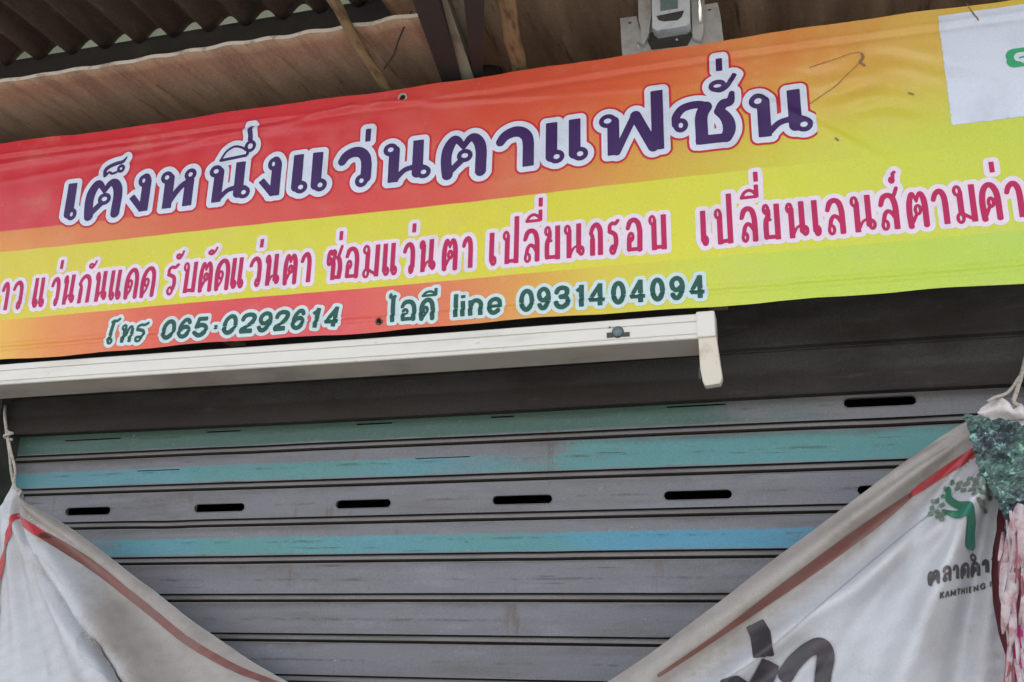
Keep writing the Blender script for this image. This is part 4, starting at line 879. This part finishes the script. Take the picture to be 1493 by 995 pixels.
# the flap folded over along the top edge: its soiled back shows
fo = Field(-2.75, 0.95, 1.2, 2.25, 0.006); fo.poly(outline)
fe.poly([xz(px_, py_, YD) for px_, py_ in [(24, 690)] + spline([(36, 738), (62, 772), (96, 794), (122, 826), (140, 866), (150, 908), (160, 940), (178, 955), (192, 972), (206, 1000), (260, 1060)], 6) + [ (420, 1180), (640, 1180), (700, 1120), (860, 1050), (980, 1000), (1080, 936), (1160, 868), (1240, 800), (1310, 742), (1372, 690), (1420, 644), (1440, 590), (700, 560)]])
flap = layers('folded_flap', [(np.maximum(fe.D - 0.05, fo.D), fe, 0.0, 0.0032, M['hem'])], drape, ydrape, 1)
at_ = flap.data.attributes.new('soil', 'FLOAT', 'POINT')          # how soiled the folded-over back is: clean at the fold, dirty towards the hem
co = np.array([v.co[:] for v in flap.data.vertices]); ii = ((co[:, 0] - fe.x0) / fe.h).astype(int); kk = ((co[:, 2] - fe.z0) / fe.h).astype(int)
at_.data.foreach_set('value', np.clip((0.05 - fe.D[kk, ii]) / 0.10, 0, 1).astype(np.float32))
def border(name, runs, mat, lift=0.0050):
    fr = Field(-2.60, 0.75, 1.25, 2.2, 0.003)
    for P, W in runs: strip(fr, P, W)
    layers(name, [(None, fr, 0, lift, mat)], drape, ydrape, 1)
border('red_border', [([(35, 753), (26, 790), (14, 825), (4, 860), (-6, 900)], [0.006, 0.008, 0.008, 0.007, 0.006]), ([(35, 753), (50, 762), (66, 775), (80, 786)], [0.006, 0.009, 0.009, 0.007])], M['drape_red'])
border('red_border', [([(1419, 660), (1400, 673), (1370, 692), (1340, 712), (1326, 722)], [0.010, 0.010, 0.009, 0.007, 0.004])], M['drape_red'])
border('faded_border', [([(76, 782), (110, 812), (150, 850), (200, 895), (255, 938), (320, 975), (380, 1000)], [0.008, 0.011, 0.011, 0.010, 0.010, 0.008, 0.006])], M['drape_faded_red'])
border('faded_border', [([(1330, 719), (1290, 750), (1230, 794), (1160, 845), (1100, 888), (1030, 938), (960, 985)], [0.005, 0.010, 0.012, 0.011, 0.008, 0.005, 0.004])], M['drape_faded_red'])
# big dark letters
fb = Field(-0.6, 0.3, 1.2, 1.9, 0.002)
fb.stroke([xz(*p, YD) for p in [(1099, 908), (1108, 925), (1114, 958)]], [0.022, 0.024, 0.023], True, True)
fb.stroke([xz(*p, YD) for p in [(1124, 966), (1116, 985), (1100, 1010)]], [0.019, 0.021, 0.02], True, False)
A = spline([(*xz(px_, py_, YD), k) for px_, py_, k in [(1144, 987, .018), (1158, 966, .017), (1178, 948, .016), (1196, 942, .018), (1204, 955, .019), (1200, 985, .017), (1196, 1020, .017), (1190, 1080, .017)]], 7)
fb.stroke([(p[0], p[1]) for p in A], [p[2] for p in A], True, False)
fb.stroke([xz(*p, YD) for p in [(1058, 998), (1075, 994), (1092, 1006)]], [0.012, 0.013, 0.012])
layers('large_lettering', [(None, fb, 0, 0.0052, M['drape_black'])], drape, ydrape, 1)
fg = Field(-2.45, -1.4, 1.2, 1.9, 0.003)
strip(fg, [(156, 935), (164, 946), (173, 960), (186, 980), (202, 1010)], [0.006, 0.008, 0.006, 0.007, 0.009])
layers('faded_lettering', [(None, fg, 0, 0.0095, M['drape_grey_print'])], drape, ydrape, 1)
# market emblem: crooked tree with loose leaves, name in Thai and Latin letters
ft = Field(0.10, 0.62, 1.65, 2.1, 0.0016)
strip(ft, [(1384, 712), (1382, 728), (1388, 742), (1402, 750), (1411, 764), (1412, 780), (1414, 795)], [0.004, 0.006, 0.009, 0.0115, 0.0115, 0.011, 0.013])
strip(ft, [(1402, 752), (1390, 758), (1378, 754), (1372, 748)], [0.010, 0.009, 0.006, 0.003])
layers('emblem', [(None, ft, 0, 0.0068, M['logo_green'])], drape, ydrape, 1)
fl_ = Field(0.0, 0.62, 1.65, 2.15, 0.0016)
for (px_, py_, dx, dy) in [(1395, 708, 6, -5), (1408, 703, 6, -3), (1420, 700, 7, -3), (1432, 702, 6, -4), (1398, 722, 5, -5), (1412, 716, 7, -4), (1424, 714, 6, -3), (1436, 718, 6, -4), (1408, 732, 8, -5), (1420, 728, 7, -3), (1416, 738, 8, 0), (1428, 736, 6, 3), (1440, 730, 5, -3), (1374, 735, -4, 6), (1366, 745, -3, 6), (1358, 748, -4, 4), (1370, 760, -3, 5), (1362, 730, -4, 4), (1378, 722, -4, 4), (1402, 712, 7, -5), (1414, 708, 7, -4), (1426, 708, 7, -3), (1392, 716, 5, -6), (1430, 726, 7, -2), (1406, 724, 7, -4), (1416, 722, 7, -3), (1438, 709, 6, -3), (1424, 742, 8, 1), (1434, 744, 6, 3), (1368, 728, -4, 6), (1372, 752, -4, 4), (1360, 739, -4, 5), (1366, 754, -3, 5), (1380, 716, -3, -6), (1388, 706, 3, -6)]:
    p, q = xz(px_, py_, YD), xz(px_ + dx, py_ + dy, YD); mp = ((p[0] + q[0]) / 2, (p[1] + q[1]) / 2); fl_.stroke([p, mp, q], [0.0024, 0.0052, 0.0014])
layers('emblem_leaves', [(None, fl_, 0, 0.0066, M['leaf_grey'])], drape, ydrape, 1)
fm = Field(0.05, 0.60, 1.55, 1.95, 0.0011)
def slot_text(chars, p0, p1, hpx, hw, lw):
    """letters along a rising line from p0 to p1 (photo pixels)"""
    ax, ay = p0; bx, by2 = p1
    for ch, l, r_ in chars:
        f = lambda px_: ay + (by2 - ay) * (px_ - ax) / (bx - ax)
        P0 = xz(l, f(l), YD); P1 = xz(r_, f(r_), YD); Q0 = xz(l, f(l) - hpx, YD)
        ux = (P1[0] - P0[0], P1[1] - P0[1]); uz = (Q0[0] - P0[0], Q0[1] - P0[1]); Lx = math.hypot(*ux); Lz = math.hypot(*uz)
        glyph(fm, ch, 0, Lx, 0, Lz, hw, lw, pl=lambda r: (P0[0] + ux[0] / Lx * r[0] + uz[0] / Lz * r[1], P0[1] + ux[1] / Lx * r[0] + uz[1] / Lz * r[1]))
slot_text([('ต', 1349, 1365), ('ล', 1368, 1383), ('า', 1384, 1396), ('ด', 1398, 1415), ('ค', 1417, 1432), ('า', 1433, 1443), ('ท', 1445, 1462)], (1349, 857), (1462, 829), 20, 0.0036, 0.0026)
slot_text([('K', 1366, 1373), ('A', 1374, 1382), ('M', 1383, 1392), ('T', 1393, 1400), ('H', 1401, 1408), ('I', 1410, 1413), ('E', 1415, 1420), ('N', 1422, 1429), ('G', 1431, 1438), ('M', 1443, 1452), ('A', 1453, 1461)], (1366, 876), (1461, 852), 8.5, 0.0016, 0.0013)
q = xz(1421, 812, YD); fm.stroke([(q[0] + 0.006 * math.cos(t), q[1] + 0.006 * math.sin(t)) for t in np.linspace(0, 6.28, 12)], [0.0024] * 12)
fm.stroke([xz(1449, 806, YD), xz(1458, 803, YD)], [0.003, 0.003])
fm.holes = []
layers('market_lettering', [(None, fm, 0, 0.0026, M['faded_black'])], drape, ydrape, 1)

# ropes and knots
b = MB(); P = [(8, 592, .17), (7, 606, .12), (10, 632, .05), (14, 660, .035), (17, 690, .04), (22, 712, .05)]
Q = spline([at(x, y, d) for x, y, d in P], 6); R1 = []
b.tube([tuple(p) for p in Q], 0.0045, 10)
P = [(10, 628, .045), (15, 655, .03), (22, 684, .03), (21, 706, .045), (26, 716, .05)]
b.tube([tuple(p) for p in spline([at(x, y, d) for x, y, d in P], 6)], 0.0038, 10)
kn = at(12, 637, .035); b.tube([kn + np.array([0.012 * math.cos(t), 0.008 * math.sin(t), 0.003 * t - .01]) for t in np.linspace(0, 9, 20)], 0.0042, 8)
tag(b.obj('rope', M['rope'], smooth=True), 'frayed pale rope holding the apex beside the short red stripe of the vinyl sign', 'rope')
b = MB(); P = [(1496, 520, .18), (1490, 545, .10), (1482, 572, .05), (1478, 586, .04), (1486, 592, .04)]
b.tube([tuple(p) for p in spline([at(x, y, d) for x, y, d in P], 6)], 0.005, 10)
P = [(1488, 548, .09), (1470, 572, .05), (1450, 580, .04), (1440, 586, .04)]
b.tube([tuple(p) for p in spline([at(x, y, d) for x, y, d in P], 6)], 0.004, 10)
tag(b.obj('rope', M['rope'], smooth=True), 'frayed pale rope knotted above the teal foil sheet', 'rope')
# white knotted corner of cloth
ck = [(1424, 603), (1432, 592), (1446, 582), (1460, 579), (1472, 588), (1478, 598), (1488, 588), (1496, 596), (1498, 612), (1460, 612)]
fc = Field(0.3, 0.75, 2.05, 2.25, 0.004); fc.poly([xz(*p, 0.04) for p in ck])
yc = lambda x, z: 0.030 + 0.012 * np.sin(60 * x + 30 * z) + np.where(fc_d(x, z) > -0.02, 0.02 * (1 + fc_d(x, z) / 0.02), 0)
def fc_d(x, z):
    i = np.clip(((x - fc.x0) / fc.h).astype(int), 0, fc.nx - 1); k = np.clip(((z - fc.z0) / fc.h).astype(int), 0, fc.nz - 1); return fc.D[k, i]
v_, f_ = fc.extract(0.0, yc, 0.0, None, 1)
o = mesh_obj('cloth_knot', v_, f_, M['knot_cloth'], None, True); s_ = o.modifiers.new('thick', 'SOLIDIFY'); s_.thickness = 0.004
tag(o, 'bunched white cloth knot on top of the teal foil sheet', 'cloth')

# teal foil hung over the right corner of the sign
fp = [(1402, 604), (1416, 607), (1440, 611), (1500, 618), (1560, 624), (1560, 770), (1520, 772), (1500, 766), (1482, 782), (1474, 790), (1466, 770), (1458, 742), (1448, 722), (1436, 706), (1426, 690), (1420, 664), (1414, 640), (1408, 622)]
fz = Field(0.28, 0.95, 1.70, 2.2, 0.005); fz.poly([xz(*p, 0.0) for p in fp])
def yfoil(x, z):
    return 0.005 + 0.012 * np.sin(40 * x + 9 * np.sin(20 * z)) * np.sin(35 * z + 5 * np.sin(17 * x)) + 0.006 * np.sin(120 * x + 60 * z) * np.sin(110 * z - 40 * x) + 0.02 * np.sin(9 * x + 2)
v_, f_ = fz.extract(0.0, yfoil, 0.0, fz.D + 0.004 * np.sin(np.arange(fz.nx) * 1.3)[None, :] * np.sin(np.arange(fz.nz) * 1.1)[:, None], 1)
v_[:, 1] += rng.normal(0, 0.0025, len(v_))
o = mesh_obj('foil_sheet', v_, f_, M['foil'], None, False); tag(o, 'crumpled glittering teal foil sheet hanging over the right corner of the vinyl sign', 'foil sheet')

# hanging bunch of pale petals with a magenta heart
gl = empty('petal_garland', 'hanging bunch of long white and pink petals with a magenta heart', 'garland')
def petal(b, p, q, wd, bend, roll):
    p = np.array(p); q = np.array(q); n = 8; V = []; d = q - p; side = np.cross(d, [0, 1, 0]); side = side / (np.linalg.norm(side) + 1e-9)
    side = side * math.cos(roll) + np.array([0, 1, 0]) * math.sin(roll); out = np.array([0, -1, 0.0])
    for i in range(n + 1):
        t = i / n; c = p + d * t + out * bend * math.sin(math.pi * t); w_ = wd * 0.62 * (math.sin(math.pi * min(1, 0.08 + t * 0.92)) ** 0.6) + 0.0015
        for s_, up in ((-1, 0.0), (-0.5, 0.35), (0, 0.5), (0.5, 0.35), (1, 0.0)): V.append(c + side * w_ * s_ + out * up * w_)
    b.add(V, [(i * 5 + j, i * 5 + j + 1, (i + 1) * 5 + j + 1, (i + 1) * 5 + j) for i in range(n) for j in range(4)])
bw, bp = MB(), MB()
for (x0, y0, x1, y1, wd) in [(1488, 735, 1468, 800, .018), (1474, 770, 1462, 842, .017), (1484, 765, 1476, 850, .016), (1468, 800, 1460, 880, .017), (1478, 825, 1468, 905, .018), (1466, 850, 1462, 925, .013), (1474, 880, 1474, 950, .012), (1468, 905, 1476, 975, .010), (1474, 940, 1486, 1005, .009), (1492, 745, 1490, 830, .02), (1494, 800, 1492, 870, .013), (1496, 850, 1486, 912, .010), (1500, 730, 1506, 820, .02), (1510, 760, 1512, 860, .02), (1480, 960, 1492, 1030, .009)]:
    petal(bw, at(x0, y0, 0.0 + random.uniform(-.02, .02)), at(x1, y1, -0.01 + random.uniform(-.02, .02)), wd, 0.02, random.uniform(-.5, .5))
for (x0, y0, x1, y1, wd) in [(1464, 780, 1458, 850, .011), (1482, 790, 1478, 860, .012), (1490, 870, 1482, 930, .012), (1486, 900, 1482, 960, .010), (1470, 860, 1470, 930, .010), (1478, 920, 1488, 985, .010), (1466, 900, 1472, 960, .006), (1492, 895, 1500, 950, .012)]:
    petal(bp, at(x0, y0, 0.02 + random.uniform(-.015, .015)), at(x1, y1, 0.01 + random.uniform(-.015, .015)), wd, 0.015, random.uniform(-.8, .8))
for _ in range(70):
    yy = random.uniform(740, 990); xx = random.uniform(1466, 1505) + (yy - 850) * 0.06
    petal(bp if random.random() < .4 else bw, at(xx, yy, random.uniform(-.03, .02)), at(xx + random.uniform(-12, 10), yy + random.uniform(40, 90), random.uniform(-.03, .02)), random.uniform(.003, .008), .012, random.uniform(-.9, .9))
bw.obj('white_petals', M['petal_white'], gl, True); bp.obj('pink_petals', M['petal_pink'], gl, True)
b = MB()
def blob(b, c, rx, ry, rz, n=14):
    V = []
    for i in range(n + 1):
        th = math.pi * i / n
        for k in range(n): ph = 2 * math.pi * k / n; rr = 1 + 0.08 * math.sin(5 * ph + 3 * th); V.append((c[0] + rx * rr * math.sin(th) * math.cos(ph), c[1] + ry * rr * math.sin(th) * math.sin(ph), c[2] + rz * rr * math.cos(th)))
    b.add(V, [(i * n + k, (i + 1) * n + k, (i + 1) * n + (k + 1) % n, i * n + (k + 1) % n) for i in range(n) for k in range(n)])
blob(b, at(1512, 975, 0.0), 0.055, 0.03, 0.10); b.obj('heart', M['petal_magenta'], gl, True)
b = MB(); blob(b, at(1516, 880, 0.055), 0.085, 0.03, 0.27); b.obj('backing', M['dark_red'], gl, True)
